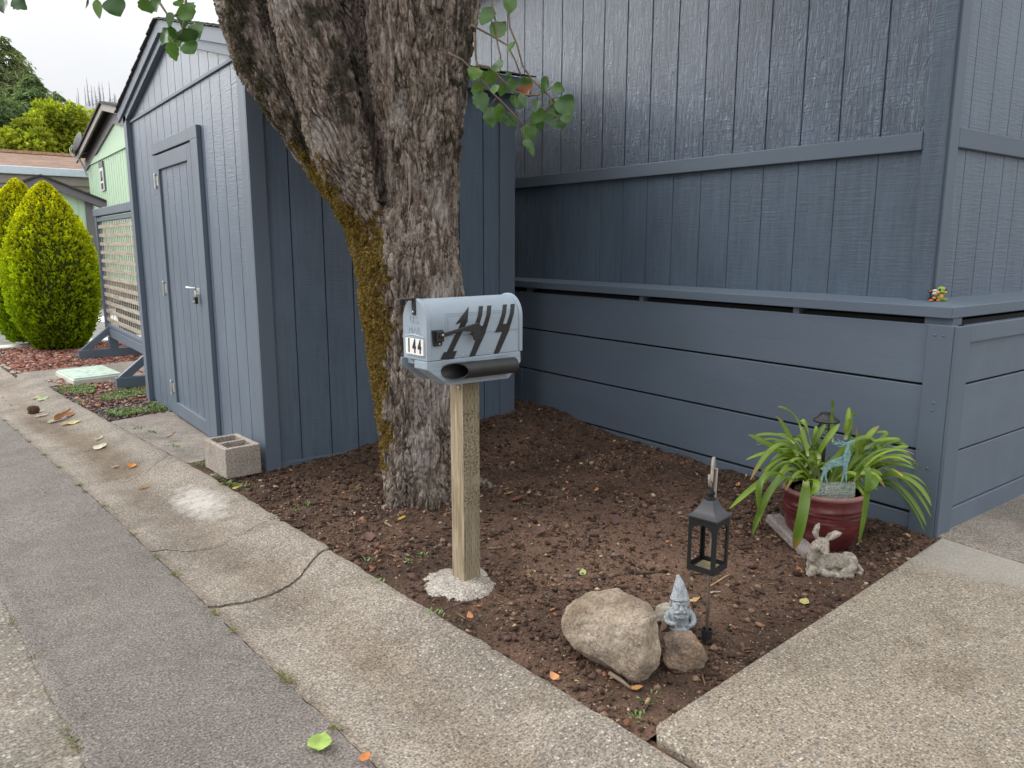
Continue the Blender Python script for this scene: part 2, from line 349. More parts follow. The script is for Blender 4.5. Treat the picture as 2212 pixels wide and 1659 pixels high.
def soil():
    m, n, b = newmat('dark_bed_soil'); setp(b, .95, .15); v = coords(n)
    c = ramp(n, ntex(n, v, 2.2, 6), [(.35, (.056,.037,.027)), (.55, (.102,.064,.046)), (.7, (.155,.094,.066))])
    gp_ = N(n, 'ShaderNodeVectorMath', operation='DISTANCE'); n.links.new(v, gp_.inputs[0]); gp_.inputs[1].default_value = (2.75, 2.55, 0)
    dry = mth(n, 'ADD', gp_.outputs['Value'], mth(n, 'MULTIPLY', mth(n, 'SUBTRACT', ntex(n, v, 3.5, 5), .5), 1.6))
    c = mixc(n, ramp(n, dry, [(.35, g3(.75)), (.95, g3(0))]), c, (.185,.115,.084))       # dry reddish patch in the middle of the bed
    c = mixc(n, .8, c, ramp(n, ntex(n, v, 75., 4, .7), [(.3, g3(.5)), (.55, g3(1.)), (.75, g3(1.7))]), 'MULTIPLY')
    sep = N(n, 'ShaderNodeSeparateColor'); n.links.new(vor(n, v, 90., out='Color'), sep.inputs[0]); d = vor(n, v, 90.)
    pk = mth(n, 'MULTIPLY', mth(n, 'GREATER_THAN', sep.outputs[0], .94), mth(n, 'LESS_THAN', d, .3))
    c = mixc(n, mth(n, 'MULTIPLY', pk, .8), c, ramp(n, sep.outputs[1], [(0, (.2,.14,.09)), (1, (.34,.27,.2))]))
    n.links.new(c, b.inputs['Base Color'])
    b1 = bump(n, b, ntex(n, v, 120., 4, .7), .7, .008); bump(n, b, vor(n, v, 65.), .6, .01, b1); return m
M_['soil'] = soil()
M_['clod'] = attrmat('soil_crumbs', .95, .35, 120., 200., .4, .003, .15)
M_['chips'] = attrmat('bark_chips_and_stones', .85, .3, 60., 120., .4, .003, .25)
M_['dirt'] = plain('bare_ground', (.085,.07,.052), .95, .4, 3., 40., .5, .01, .2)
def bark():
    m, n, b = newmat('furrowed_bark'); setp(b, .9, .2); at = N(n, 'ShaderNodeAttribute', attribute_name='Col')
    v = coords(n, (1,1,.22)); v0 = coords(n)
    plate = ntex(n, v, 26., 6, .65, .6)
    streak = ntex(n, coords(n, (1,1,.12)), 42., 4, .6, .4)
    c = ramp(n, plate, [(.32, (.045,.032,.024)), (.44, (.135,.104,.083)), (.54, (.26,.213,.178)), (.70, (.40,.355,.315))])
    c = mixc(n, .75, c, ramp(n, streak, [(.38, g3(.28)), (.47, g3(1.)), (.68, g3(1.4))]), 'MULTIPLY')
    c = mixc(n, mth(n, 'MULTIPLY', mth(n, 'GREATER_THAN', ntex(n, v0, 55., 4, .7), .60), .55), c, (.40,.37,.33))        # lichen flecks
    sep = N(n, 'ShaderNodeSeparateColor'); n.links.new(at.outputs['Color'], sep.inputs[0])
    k = mth(n, 'ADD', sep.outputs[1], mth(n, 'MULTIPLY', mth(n, 'SUBTRACT', ntex(n, v0, 9., 4), .5), .8))
    c = mixc(n, ramp(n, k, [(.35, g3(0)), (.75, g3(.55))]), c, (.42,.385,.36))                                               # pale weathered patches
    mk = mth(n, 'ADD', sep.outputs[0], mth(n, 'MULTIPLY', mth(n, 'SUBTRACT', ntex(n, v0, 22., 4), .5), .9))
    c = mixc(n, ramp(n, mk, [(.42, g3(0)), (.6, g3(.9))]), c, ramp(n, ntex(n, v0, 60., 3), [(.3, (.085,.060,.018)), (.7, (.22,.145,.040))]))
    dk = mth(n, 'ADD', sep.outputs[2], mth(n, 'MULTIPLY', mth(n, 'SUBTRACT', ntex(n, v0, 12., 5), .5), 1.2))
    c = mixc(n, ramp(n, dk, [(.5, g3(0)), (.75, g3(.8))]), c, (.030,.029,.016))                                               # dark dry moss
    n.links.new(c, b.inputs['Base Color'])
    b1 = bump(n, b, ntex(n, v0, 130., 4, .7), .5, .006); b2 = bump(n, b, streak, 1., .022, b1); bump(n, b, plate, .4, .012, b2); return m
M_['bark'] = bark()
M_['moss'] = attrmat('tufted_moss', .95, .3, 30., spec=.1, transl=.25)
M_['leaf'] = attrmat('glossy_leaf', .30, .22, 18., 45., .25, .003, .5, .22)
M_['agap'] = attrmat('strap_leaf', .38, .12, 10., spec=.45, transl=.22)
M_['needles'] = attrmat('needle_foliage', .75, .25, 3., spec=.2, transl=.35)
M_['twig'] = plain('twig_bark', (.16,.12,.08), .8, .3, 20)
M_['litter'] = attrmat('fallen_leaf', .75, .25, 30., 60., .3, .002, .2, .15, (1,.8,.7))
def wood(name, lo, mid, hi, along, sc=1., dots=False):
    m, n, b = newmat(name); setp(b, .8, .25); s = [16*sc]*3; s[along] = .9*sc; v = coords(n, tuple(s)); v0 = coords(n)
    g = ntex(n, v, 5., 6, .65, .9)
    c = ramp(n, g, [(.28, lo), (.5, mid), (.72, hi)]); c = mixc(n, .5, c, ramp(n, ntex(n, v0, 5., 4), [(.3, g3(.7)), (.7, g3(1.25))]), 'MULTIPLY')
    if dots:   # dark mildew specks and the incised slots of treated timber on the face towards the camera
        sx = N(n, 'ShaderNodeSeparateXYZ'); n.links.new(v0, sx.inputs[0])
        gm = N(n, 'ShaderNodeNewGeometry'); up = mth(n, 'MULTIPLY', mth(n, 'GREATER_THAN', sx.outputs['Z'], .34), mth(n, 'LESS_THAN', sx.outputs['Z'], .80))
        side = mth(n, 'LESS_THAN', sx.outputs['Y'], -.0445)
        dn = mth(n, 'LESS_THAN', vor(n, v0, 95.), .40); den = mth(n, 'GREATER_THAN', ntex(n, v0, 9., 3), .46)
        c = mixc(n, mth(n, 'MULTIPLY', mth(n, 'MULTIPLY', mth(n, 'MULTIPLY', dn, den), up), mth(n, 'MULTIPLY', side, .85)), c, (.035,.032,.025))
        green = mth(n, 'MULTIPLY', side, .45); c = mixc(n, green, c, (.17,.155,.10))
        rx = mth(n, 'FLOOR', mth(n, 'DIVIDE', sx.outputs['X'], .0115)); xf = mth(n, 'FRACT', mth(n, 'DIVIDE', sx.outputs['X'], .0115))
        zf = mth(n, 'FRACT', mth(n, 'ADD', mth(n, 'DIVIDE', sx.outputs['Z'], .055), mth(n, 'MULTIPLY', rx, .5)))
        sl = mth(n, 'MULTIPLY', mth(n, 'MULTIPLY', mth(n, 'LESS_THAN', mth(n, 'ABSOLUTE', mth(n, 'SUBTRACT', xf, .5)), .12), mth(n, 'LESS_THAN', zf, .35)), side)
        c = mixc(n, mth(n, 'MULTIPLY', sl, .6), c, (.05,.045,.035))
    n.links.new(c, b.inputs['Base Color']); bump(n, b, g, .5, .004); return m
M_['post'] = wood('weathered_treated_post', (.17,.13,.085), (.33,.265,.175), (.49,.41,.29), 2, 1., True)
M_['lattice'] = wood('raw_lattice_lath', (.22,.18,.14), (.38,.33,.27), (.52,.48,.42), 1, .6)
M_['redwood'] = wood('bare_redwood', (.30,.15,.09), (.45,.25,.16), (.55,.34,.23), 2, .4)
M_['mailgrey'] = plain('mailbox_grey_paint', (.285,.345,.405), .38, .07, 6., 120., .08, .001)
def mailside():
    m, n, b = newmat('ribbed_mailbox_paint'); setp(b, .38, .5); v = coords(n)
    n.links.new(ramp(n, ntex(n, v, 7., 5), [(.3, (.265,.325,.385)), (.7, (.305,.365,.425))]), b.inputs['Base Color'])
    sx = N(n, 'ShaderNodeSeparateXYZ'); n.links.new(v, sx.inputs[0])
    wv = mth(n, 'SINE', mth(n, 'MULTIPLY', sx.outputs['Z'], 2*math.pi/.0042)); bump(n, b, wv, .25, .0012); return m
M_['mailside'] = mailside()
M_['mailwood'] = wood('painted_rough_board', (.22,.27,.32), (.30,.36,.42), (.36,.42,.48), 0, 1.2)
M_['black'] = plain('black_plastic', (.018,.018,.019), .45, .2, 8, 100, .08)
M_['decal'] = plain('black_decal', (.015,.014,.014), .55, .25, 14, 100, .05)
M_['lantern'] = plain('black_lantern_metal', (.011,.011,.012), .6, .3, 9, 90, .15, spec=.3)
M_['roofmetal'] = plain('dusty_black_metal', (.036,.038,.045), .4, .45, 7, 60, .15)
M_['rod'] = plain('faded_hook_metal', (.27,.235,.20), .6, .2, 10, 90, .15)
M_['stake'] = plain('brown_stake_metal', (.15,.11,.085), .7, .3, 12, 90, .2)
M_['white'] = plain('white_vinyl', (.78,.78,.76), .5, .04)
M_['steel'] = plain('galvanised_steel', (.55,.56,.55), .38, .15, 20, 80, .1, metal=.8)
def rock(name, stops, spots, sc=6.):
    m, n, b = newmat(name); setp(b, .85, .25); v = coords(n)
    c = ramp(n, ntex(n, v, sc, 7, .65, .4), stops)
    c = mixc(n, .6, c, ramp(n, ntex(n, v, 90., 4, .75), [(.36, g3(.45)), (.5, g3(1)), (.64, g3(1.5))]), 'MULTIPLY')
    k = mth(n, 'MULTIPLY', ramp(n, ntex(n, v, 85., 3, .6), [(.54, g3(0)), (.66, g3(1))]), ramp(n, ntex(n, v, 7., 4), [(.45, g3(0)), (.6, g3(1))]))
    c = mixc(n, mth(n, 'MULTIPLY', k, .7), c, spots); n.links.new(c, b.inputs['Base Color'])
    b1 = bump(n, b, ntex(n, v, 110., 4, .75), .8, .005); bump(n, b, ntex(n, v, 22., 7, .65), .9, .02, b1); return m
M_['rock'] = rock('tan_boulder_stone', [(.3, (.17,.125,.085)), (.5, (.32,.26,.195)), (.7, (.44,.375,.30))], (.10,.085,.07))
M_['rockbrown'] = rock('rusty_brown_stone', [(.3, (.11,.085,.068)), (.48, (.22,.165,.125)), (.6, (.31,.215,.145)), (.75, (.36,.31,.27))], (.12,.09,.07), 11.)
M_['cobble'] = rock('pale_cobble', [(.3, (.32,.28,.23)), (.7, (.5,.45,.38))], (.25,.2,.16))
M_['slabstone'] = rock('mauve_grey_slab', [(.3, (.22,.19,.185)), (.7, (.38,.335,.325))], (.2,.17,.16), 12)
M_['gnome'] = rock('weathered_grey_cast_stone', [(.3, (.30,.345,.37)), (.55, (.44,.49,.52)), (.75, (.58,.63,.66))], (.25,.27,.25), 40.)
M_['moss2'] = plain('mossy_stain', (.16,.14,.06), .9, .3, 20)
M_['fawn'] = rock('mottled_cast_stone', [(.30, (.20,.17,.135)), (.5, (.33,.29,.24)), (.70, (.48,.44,.38))], (.16,.14,.115), 42.)
def pot():
    m, n, b = newmat('oxblood_glaze'); setp(b, .32, .5); v = coords(n, (1,1,2.5))
    c = ramp(n, ntex(n, v, 6., 6, .6), [(.3, (.060,.011,.013)), (.55, (.115,.021,.023)), (.75, (.18,.05,.05))])
    c = mixc(n, ramp(n, ntex(n, coords(n, (1,1,7)), 5., 5), [(.56, g3(0)), (.72, g3(.45))]), c, (.36,.22,.2))
    n.links.new(c, b.inputs['Base Color']); bump(n, b, ntex(n, coords(n, (1,1,9)), 12., 3), .25, .004); return m
M_['pot'] = pot()
M_['rim'] = plain('dusty_rim_glaze', (.26,.12,.11), .55, .3, 14, 60, .15)
M_['verdigris'] = rock('verdigris_metal', [(.3, (.11,.20,.22)), (.5, (.22,.38,.39)), (.7, (.36,.52,.50))], (.12,.12,.09), 40.)
M_['plate'] = rock('pale_verdigris_plate', [(.3, (.20,.24,.20)), (.55, (.33,.38,.33)), (.75, (.36,.48,.48))], (.14,.2,.2), 20.)
M_['lampblack'] = plain('solar_light_black', (.03,.03,.032), .42, .25, 12, 90, .1)
M_['panel'] = plain('dark_solar_cell', (.02,.016,.016), .25, .3, 30)
def glass():
    m, n, b = newmat('ribbed_clear_plastic'); setp(b, .15, .5); b.inputs['Base Color'].default_value = (.75,.76,.7,1)
    b.inputs['Transmission Weight'].default_value = .8; bump(n, b, ntex(n, coords(n), 90.), .3, .003); return m
M_['glass'] = glass()
M_['mint'] = plain('mint_green_siding', (.50,.70,.50), .6, .05, 2, 50, .15)
M_['minttrim'] = plain('grey_trim_paint', (.155,.15,.158), .55, .08)
M_['brownwall'] = plain('brown_plank_wall', (.16,.115,.09), .75, .15, 3)
M_['fascia'] = plain('taupe_fascia', (.30,.26,.235), .6, .08)
M_['gutterwhite'] = plain('pale_blue_gutter', (.62,.70,.78), .4, .06)
def shingle(name, a, bb, c2, sc):
    m, n, b = newmat(name); setp(b, .9, .2); bk = N(n, 'ShaderNodeTexBrick'); v = coords(n, (1,1,1), kind='Object')
    n.links.new(v, bk.inputs['Vector']); bk.inputs['Scale'].default_value = sc; bk.inputs['Mortar Size'].default_value = .012; bk.inputs['Brick Width'].default_value = .9; bk.inputs['Row Height'].default_value = .42
    bk.inputs['Color1'].default_value = (*a, 1); bk.inputs['Color2'].default_value = (*bb, 1); bk.inputs['Mortar'].default_value = (*c2, 1); bk.offset = .37
    n.links.new(bk.outputs[0], b.inputs['Base Color']); bump(n, b, ntex(n, coords(n), 60.), .4, .01); return m
M_['shingle'] = plain('dark_roof_shingle', (.045,.044,.046), .9, .4, 12, 60, .6, .01)
M_['brownroof'] = shingle('brown_roof_shingle', (.30,.20,.15), (.20,.13,.10), (.12,.08,.06), 2.2)
M_['ridge'] = plain('tan_ridge_shingle', (.42,.27,.16), .85, .25, 4)
M_['pane'] = plain('dark_window_pane', (.10,.11,.115), .12, .2, 2, 1, 0)
M_['dish'] = plain('satellite_dish_grey', (.48,.49,.48), .5, .08)
M_['lid'] = plain('pale_green_lid', (.42,.53,.46), .6, .2, 9, 120, .3)
M_['lidrim'] = plain('pale_lid_rim', (.50,.50,.43), .7, .15, 10)
M_['teal'] = plain('teal_plastic', (.015,.075,.085), .5, .2)
M_['line'] = plain('white_road_paint', (.72,.72,.70), .7, .12, 8)
M_['trunkfar'] = plain('far_trunk', (.12,.09,.07), .9, .3)
M_['hill'] = plain('haze_tinted_burnt_hillside', (.20,.21,.235), 1., .25, .03, 1, 0)  # distance haze is put into this blue-grey, and into the snags' below
M_['snag'] = plain('grey_dead_trunk', (.30,.31,.34), .9, .2)
M_['void'] = plain('painted_shade_black', (.02,.02,.02), .9, .2)  # near-black colour standing in for the unlit space behind the boards
M_['toyblack'] = plain('toy_navy_black', (.02,.025,.035), .4, .2); M_['toyorange'] = plain('toy_orange', (.75,.22,.06), .4, .1)
M_['toyface'] = plain('toy_pale_face', (.58,.56,.48), .4, .08); M_['toygreen'] = plain('toy_green', (.22,.36,.04), .4, .12); M_['toyyellow'] = plain('toy_amber', (.75,.36,.05), .4, .1)
# ---------------------------------------------------------------- ground, street, slabs
def vnoise(U, T, s, o=4, seed=0.):
    f = np.vectorize(lambda a, b: noise.fractal(Vector((a*s+seed, b*s, seed*1.7)), 1.0, 2.0, o)); return f(U, T)
def utgrid(P, Q, Z): return P[..., None]*UN+Q[..., None]*TN+Z[..., None]*np.array([0, 0, 1.])
far = np.array([-600,-200,-60,-20,-8,-4,0,4,8,14,20,40,90,200,600.])
tag(grid('ground', far, far, lambda P, Q: utgrid(P, Q, -.16+0*P), M_['dirt']), kind='structure')
def flat(name, us, ts, zf, mat, n=(2, 40)):
    A = np.linspace(*us, n[0]); B = np.linspace(*ts, n[1])
    return tag(grid(name, A, B, lambda P, Q: utgrid(P, Q, zf(P, Q)), mat, smooth=180), kind='structure')
E0 = .397; E1 = 1.054; E2 = 1.711               # old pavement | asphalt | gutter | garden
def edge_noise(t, s=7., a=.012, sd=3.): return a*np.vectorize(lambda q: noise.fractal(Vector((q*s, sd, 0)), 1., 2., 3))(t)
def strip(name, u0, u1, t0, t1, n, zf, mat, skirt=None):
    """a strip along the street between two wandering edges u0(t), u1(t)"""
    K = np.linspace(0, 1, n[0]); T = np.linspace(t0, t1, n[1])
    a = u0(T); b = u1(T)
    def f(P, Q):
        U = a[None, :]+(b-a)[None, :]*P; return utgrid(U, Q, zf(U, Q)+zg(Q))
    return tag(grid(name, K, T, f, mat, smooth=180), kind='structure')
strip('old_pavement', lambda t: -6+0*t, lambda t: E0+.02+edge_noise(t), -3., 13.9, (24, 160), lambda U, T: -.052+.004*vnoise(U, T, 3.), M_['oldpave'])
strip('asphalt_road', lambda t: E0+edge_noise(t, 5., .016), lambda t: E1+edge_noise(t, 9., .010, 8.), -3., 13.9, (30, 300),
      lambda U, T: -.046+.010*np.exp(-((U-E0-.03)/.03)**2)+.005*vnoise(U, T, 1.3), M_['asphalt'])
def gp(U): return np.interp(U, [1.03, 1.10, 1.25, 1.38, 1.52, 1.64, 1.68, 1.72], [-.045, -.053, -.062, -.056, -.028, -.004, 0, -.006])
crack = lambda pts: np.array([utof(G(x, y, -.03)) for x, y in pts])
CK1 = crack([(440,1306), (520,1290), (585,1272), (640,1250), (665,1228), (690,1206), (727,1190)])
CK2 = crack([(328,1184), (360,1178), (400,1180), (470,1172), (560,1140), (640,1120)])
CK3 = crack([(170,1036), (200,1031), (270,1030), (320,1012), (345,996), (372,985)])
def ckt(ck): return lambda u: np.interp(u, ck[:, 0], ck[:, 1])+.012*np.vectorize(lambda q: noise.fractal(Vector((q*13., ck[0, 1], 0)), .7, 2.2, 5))(u)
def slab(name, ta, tb, gap0, gap1, lift, tilt, nn):
    """one piece of the gutter between two cracks"""
    K = np.linspace(0, 1, 90); Q = np.linspace(0, 1, nn); u = E1+.003+(E2-.003-E1)*K
    a = ta(u); b = tb(u)
    T = a[:, None]+(b-a)[:, None]*Q[None, :]
    U = u[:, None]+(K[:, None]**3)*(.012*np.vectorize(lambda q: noise.fractal(Vector((q*6., 1., 0)), 1., 2., 4))(T)) - (1-K[:, None])**4*.008*np.vectorize(lambda q: noise.fractal(Vector((q*8., 4., 0)), 1., 2., 3))(T)
    Z = gp(u)[:, None]+lift+tilt*(1-Q[None, :])+zg(T)+.003*vnoise(U, T, 4.)
    ed = np.minimum(np.minimum(Q[None, :]*(b-a)[:, None], (1-Q[None, :])*(b-a)[:, None]), .03)/.03
    Z = Z-.003*np.clip(1-ed*2, 0, 1)**2
    V = utgrid(U, T, Z); na, nb = U.shape; I = np.arange(na*nb).reshape(na, nb)
    F = np.stack([I[:-1, :-1], I[1:, :-1], I[1:, 1:], I[:-1, 1:]], -1).reshape(-1, 4)
    ring = np.concatenate([I[:, 0], I[-1, 1:], I[-2::-1, -1], I[0, -2:0:-1]]); Vf = V.reshape(-1, 3); low = Vf[ring]-np.array([0, 0, .09])
    q = np.exp(-((U-1.34+.05*np.sin(T*1.7))/.15)**2)*(.55+.6*(T > 5.5)*(T < 8.5)+.25*vnoise(U, T, 1.7)); q = np.maximum(q, .5*np.exp(-((U-E1)/.05)**2))
    wq = np.exp(-(((U-1.50)/.17)**2+((T-4.55)/.45)**2)); cols = np.stack([np.clip(q, 0, 1), np.clip(wq, 0, 1), 0*U], -1).reshape(-1, 3)
    base = len(Vf); m = len(ring); S = np.array([[ring[i], base+i, base+(i+1) % m, ring[(i+1) % m]] for i in range(m)])
    return tag(rawmesh(name, np.vstack([Vf, low]), np.vstack([F, S]), M_['gutter'], cols=np.vstack([cols, cols[ring]]), smooth=50), kind='structure')
slab('gutter', lambda u: -3+0*u, lambda u: ckt(CK1)(u)-.0025, 0, 0, 0., 0, 170)
slab('gutter', lambda u: ckt(CK1)(u)+.0025, lambda u: ckt(CK2)(u)-.006*np.clip((1.35-u)/.3, 0, 1), 0, 0, .002, .006, 60)
slab('gutter', lambda u: ckt(CK2)(u)+.006*np.clip((1.35-u)/.3, 0, 1), lambda u: ckt(CK3)(u)-.007, 0, 0, .004, 0, 90)
slab('gutter', lambda u: ckt(CK3)(u)+.005, lambda u: 13.6+0*u, 0, 0, .002, 0, 200)
# ---- walkway slabs
def slabbox(name, poly, z1, z0, mat, bevel=.012, tilt=None):
    mb = MB(); zz = tilt or (lambda u, t: z1)
    mb.prism(poly, 0, 1, lambda u, t, d: UT(u, t, zz(u, t) if d else z0)); return tag(mb.build(name, mat, bevel=bevel), kind='structure')
slabbox('walkway', [(1.752, -3), (1.752, 1.30), (1.80, 1.345), (3.0, 1.345), (4.19, 1.352), (4.13, .95), (4.02, .2), (3.7, -3)], 0., -.15, M_['walk'])
slabbox('walkway', [(4.20, 1.352), (4.205, 1.378), (9., 1.40), (9., -3), (3.712, -3), (4.032, .2), (4.142, .95)], 0., -.15, M_['apron'], .008, lambda u, t: .012*min(1, max(0, (u-4.2)/1.))-.003)
slabbox('apron', [(1.735, 4.98), (1.735, 7.44), (2.36, 7.62), (2.36, 4.98)], 0., -.2, M_['apron'], .008, lambda u, t: zg(t)-.012)
slabbox('path_slab', [(1.70, 9.93), (1.68, 11.3), (6., 11.7), (6., 10.4)], 0., -.25, M_['apron'], .015, lambda u, t: zg(t)+.005)
# ---- garden bed of dark soil
def bedz(x, y):
    x = np.asarray(x, float); y = np.asarray(y, float)
    m = .125*sstep(3.9, 5.0, y)*sstep(1.72, 3.0, x)+.05*sstep(3.2, 4.0, x)*sstep(2.2, 3.0, y)*(1-.6*sstep(3.9, 5., y))
    tr = .035*np.exp(-((x-2.25)**2+(y-3.85)**2)/.16)
    return m+tr-.012
NB = np.vectorize(lambda a, b: .020*noise.fractal(Vector((a*3.1, b*3.1, 0)), 1., 2., 5)+.010*noise.fractal(Vector((a*17., b*17., 5)), 1., 2., 3))
def soilz(x, y): return bedz(x, y)+NB(x, y)
def bedf(P, Q):
    x = P*UN[0]+Q*TN[0]; y = P*UN[1]+Q*TN[1]; z = soilz(x, y)
    ee = np.minimum(np.clip((P-1.70)/.10, 0, 1), np.clip((Q-1.335)/.08, 0, 1)); z = z*ee-.016*(1-ee)
    return np.stack([x, y, z], -1)
tag(grid('garden_soil', np.linspace(1.690, 4.6, 230), np.linspace(1.325, 5.42, 330), bedf, M_['soil'], smooth=180), kind='structure')
def crumbs(name, pts, size, cols, mat, flat=(.55, 1.), kind='stuff'):
    """lumps of loose material: each an irregular 12 vertex stone, merged as one uncountable mass"""
    bm = bmesh.new(); bmesh.ops.create_icosphere(bm, subdivisions=1, radius=1); B = np.array([v.co for v in bm.verts]); T = np.array([[v.index for v in f.verts] for f in bm.faces]); bm.free()
    n = len(pts); nv = len(B)
    S = size[:, None]*rng.uniform(.6, 1.25, (n, 3)); S[:, 2] *= rng.uniform(flat[0], flat[1], n)
    V = B[None]*rng.uniform(.55, 1.25, (n, nv, 1))*S[:, None, :]
    a = rng.uniform(0, 6.283, n); ca, sa = np.cos(a)[:, None], np.sin(a)[:, None]
    V = np.stack([V[..., 0]*ca-V[..., 1]*sa, V[..., 0]*sa+V[..., 1]*ca, V[..., 2]+.25*V[..., 0]*rng.uniform(-1, 1, (n, 1))], -1)+pts[:, None, :]
    F = (T[None]+(np.arange(n)*nv)[:, None, None]).reshape(-1, 3)
    return tag(rawmesh(name, V.reshape(-1, 3), F, mat, cols=np.repeat(cols, nv, 0)), kind=kind)
def palette(n, cols, wts):
    c = np.array(cols)[rng.choice(len(cols), n, p=np.array(wts)/sum(wts))]; return c*rng.uniform(.7, 1.35, (n, 1))
def onbed(n, edge=False):
    u = rng.uniform(1.70, 4.5, n*2); t = rng.uniform(1.335, 5.35, n*2)
    x = u*UN[0]+t*TN[0]; y = u*UN[1]+t*TN[1]
    ok = (x < 4.05) & ((y < 4.98) | (x > 3.76)) & (((x-2.27)**2+(y-3.88)**2) > .045); return np.stack([x, y], -1)[ok][:n]
P2 = onbed(52000); sz = np.clip(.0021*rng.pareto(2.1, len(P2))+.0020, 0, .0145)
pz = soilz(P2[:, 0], P2[:, 1]); uu = P2@UN[:2]; tt = P2@TN[:2]; ee = np.minimum(np.clip((uu-1.70)/.10, 0, 1), np.clip((tt-1.335)/.08, 0, 1))
clump = np.vectorize(lambda a, b: noise.noise(Vector((a*2.3, b*2.3, 9))))(P2[:, 0], P2[:, 1]); sz *= np.where(clump > .05, 1.25, .8)
crumbs('soil_crumbs', np.column_stack([P2, pz*ee-.016*(1-ee)+sz*.25]), sz, palette(len(P2), [(.066,.042,.031), (.040,.026,.020), (.115,.070,.050), (.165,.105,.075), (.18,.115,.08), (.36,.28,.19), (.14,.12,.11)], [26, 22, 24, 20, 10, 3.2, 3]), M_['clod'])
# larger damp clods thrown up by the digging, thickest along the shed and in the right-hand corner
P4 = onbed(2600); kk = (P4[:, 1] > 4.35+.3*rng.normal(size=len(P4))) | ((P4[:, 0] > 3.45) & (P4[:, 1] < 2.5)) | (rng.uniform(size=len(P4)) < .10); P4 = P4[kk]; s4 = rng.uniform(.010, .026, len(P4))*rng.uniform(.6, 1, len(P4))
P4 = P4[(P4@UN[:2] > 1.76) & (P4@TN[:2] > 1.40)]; s4 = s4[:len(P4)]
crumbs('soil_clods', np.column_stack([P4, soilz(P4[:, 0], P4[:, 1])+s4*.2]), s4, palette(len(P4), [(.050,.031,.023), (.036,.023,.017), (.075,.046,.034)], [4, 3, 2]), M_['clod'])
tag(grid('joint_soil', np.linspace(1.695, 1.765, 4), np.linspace(-3, 1.37, 90), lambda P, Q: utgrid(P, Q, -.032+.008*vnoise(P, Q, 9.)), M_['soil'], smooth=180), kind='structure')
# flat bark flakes and litter scraps lying on the soil
def flakes(name, pts, size, cols, mat, asp=(.35, .9), up=.25):
    n = len(pts); a = rng.uniform(0, 6.283, n); d = np.stack([np.cos(a), np.sin(a), rng.uniform(-up, up, n)], -1); e_ = np.stack([-np.sin(a), np.cos(a), rng.uniform(-up, up, n)], -1)
    nn_ = np.cross(d, e_); w_ = (size*rng.uniform(*asp, n))[:, None]; L = size[:, None]; h = (size*.16)[:, None]
    q = [pts+d*L, pts+d*L*.25+e_*w_, pts-d*L*.8+e_*w_*.6, pts-d*L, pts-d*L*.3-e_*w_*.9, pts+d*L*.5-e_*w_*.7]
    top = np.stack(q, 1)+(nn_*h)[:, None]; bot = np.stack(q, 1)-(nn_*h)[:, None]; V = np.concatenate([top, bot], 1)
    f = [(0,1,2,3), (0,3,4,5), (9,8,7,6), (11,10,9,6)]+[(i, 6+i, 6+(i+1) % 6, (i+1) % 6) for i in range(6)]
    F = (np.array(f)[None]+(np.arange(n)*12)[:, None, None]).reshape(-1, 4)
    return tag(rawmesh(name, V.reshape(-1, 3), F, mat, cols=np.repeat(cols, 12, 0)), kind='stuff')
P3 = onbed(2600); s3 = rng.uniform(.004, .017, len(P3))*rng.uniform(.5, 1, len(P3))
flakes('bark_scraps', np.column_stack([P3, soilz(P3[:, 0], P3[:, 1])+s3*.3+.004]), s3, palette(len(P3), [(.09,.05,.035), (.05,.033,.025), (.16,.075,.045), (.26,.18,.11), (.33,.15,.06)], [8, 8, 4, 2, .7]), M_['chips'], up=.5)
P5 = onbed(240); s5 = rng.uniform(.012, .045, len(P5))
flakes('twig_litter', np.column_stack([P5, soilz(P5[:, 0], P5[:, 1])+.006]), s5, palette(len(P5), [(.16,.11,.07), (.10,.065,.045), (.30,.22,.14), (.07,.045,.035)], [3, 4, 1.5, 3]), M_['chips'], (.04, .09), .2)
P6 = onbed(170); P6 = P6[rng.uniform(size=len(P6)) < np.where(np.hypot(P6[:, 0]-2.2, P6[:, 1]-3.6) < 1.1, 1, .3)]; s6 = rng.uniform(.014, .030, len(P6))
flakes('leaf_litter', np.column_stack([P6, soilz(P6[:, 0], P6[:, 1])+.008]), s6, palette(len(P6), [(.085,.050,.042), (.12,.062,.045), (.06,.037,.030), (.19,.10,.06)], [4, 3, 3, 1]), M_['chips'], (.4, .8), .45)
# ---- gravel, bark chips and weeds beside and beyond the shed
def area(name, us, ts, dz, mat): return flat(name, us, ts, lambda U, T: zg(T)+dz+.012*vnoise(U, T, 5.), mat, (60, 60))
area('gravel_bed', (1.70, 6.), (7.45, 10.4), -.018, M_['soil'])
area('bark_bed', (1.55, 6.), (11.0, 14.1), -.012, M_['soil'])
def scatter(us, ts, n, f=None):
    u = rng.uniform(*us, n); t = rng.uniform(*ts, n); p = u[:, None]*UN+t[:, None]*TN; p[:, 2] = zg(t); return p if f is None else p[f(u, t)]
p = scatter((1.72, 4.2), (7.5, 10.2), 7000, lambda u, t: u*.9967+t*-.0816 < 1.68+10*(t > 8.62)); s_ = rng.uniform(.006, .022, len(p)); p[:, 2] += -.008
crumbs('slate_gravel', p, s_, palette(len(p), [(.11,.105,.11), (.17,.16,.16), (.20,.10,.075), (.25,.15,.11), (.35,.30,.26)], [6, 4, 4, 2, 1]), M_['chips'], (.4, .7))
p = scatter((1.62, 5.4), (11.2, 14.0), 6500, lambda u, t: t > 11.25+.09*(u-1.7)); s_ = rng.uniform(.014, .045, len(p)); p[:, 2] += .004
flakes('bark_chips', p, s_, palette(len(p), [(.22,.085,.06), (.30,.13,.09), (.15,.07,.055), (.36,.22,.17), (.2,.19,.19)], [6, 4, 4, 2, 1]), M_['chips'], up=.35)
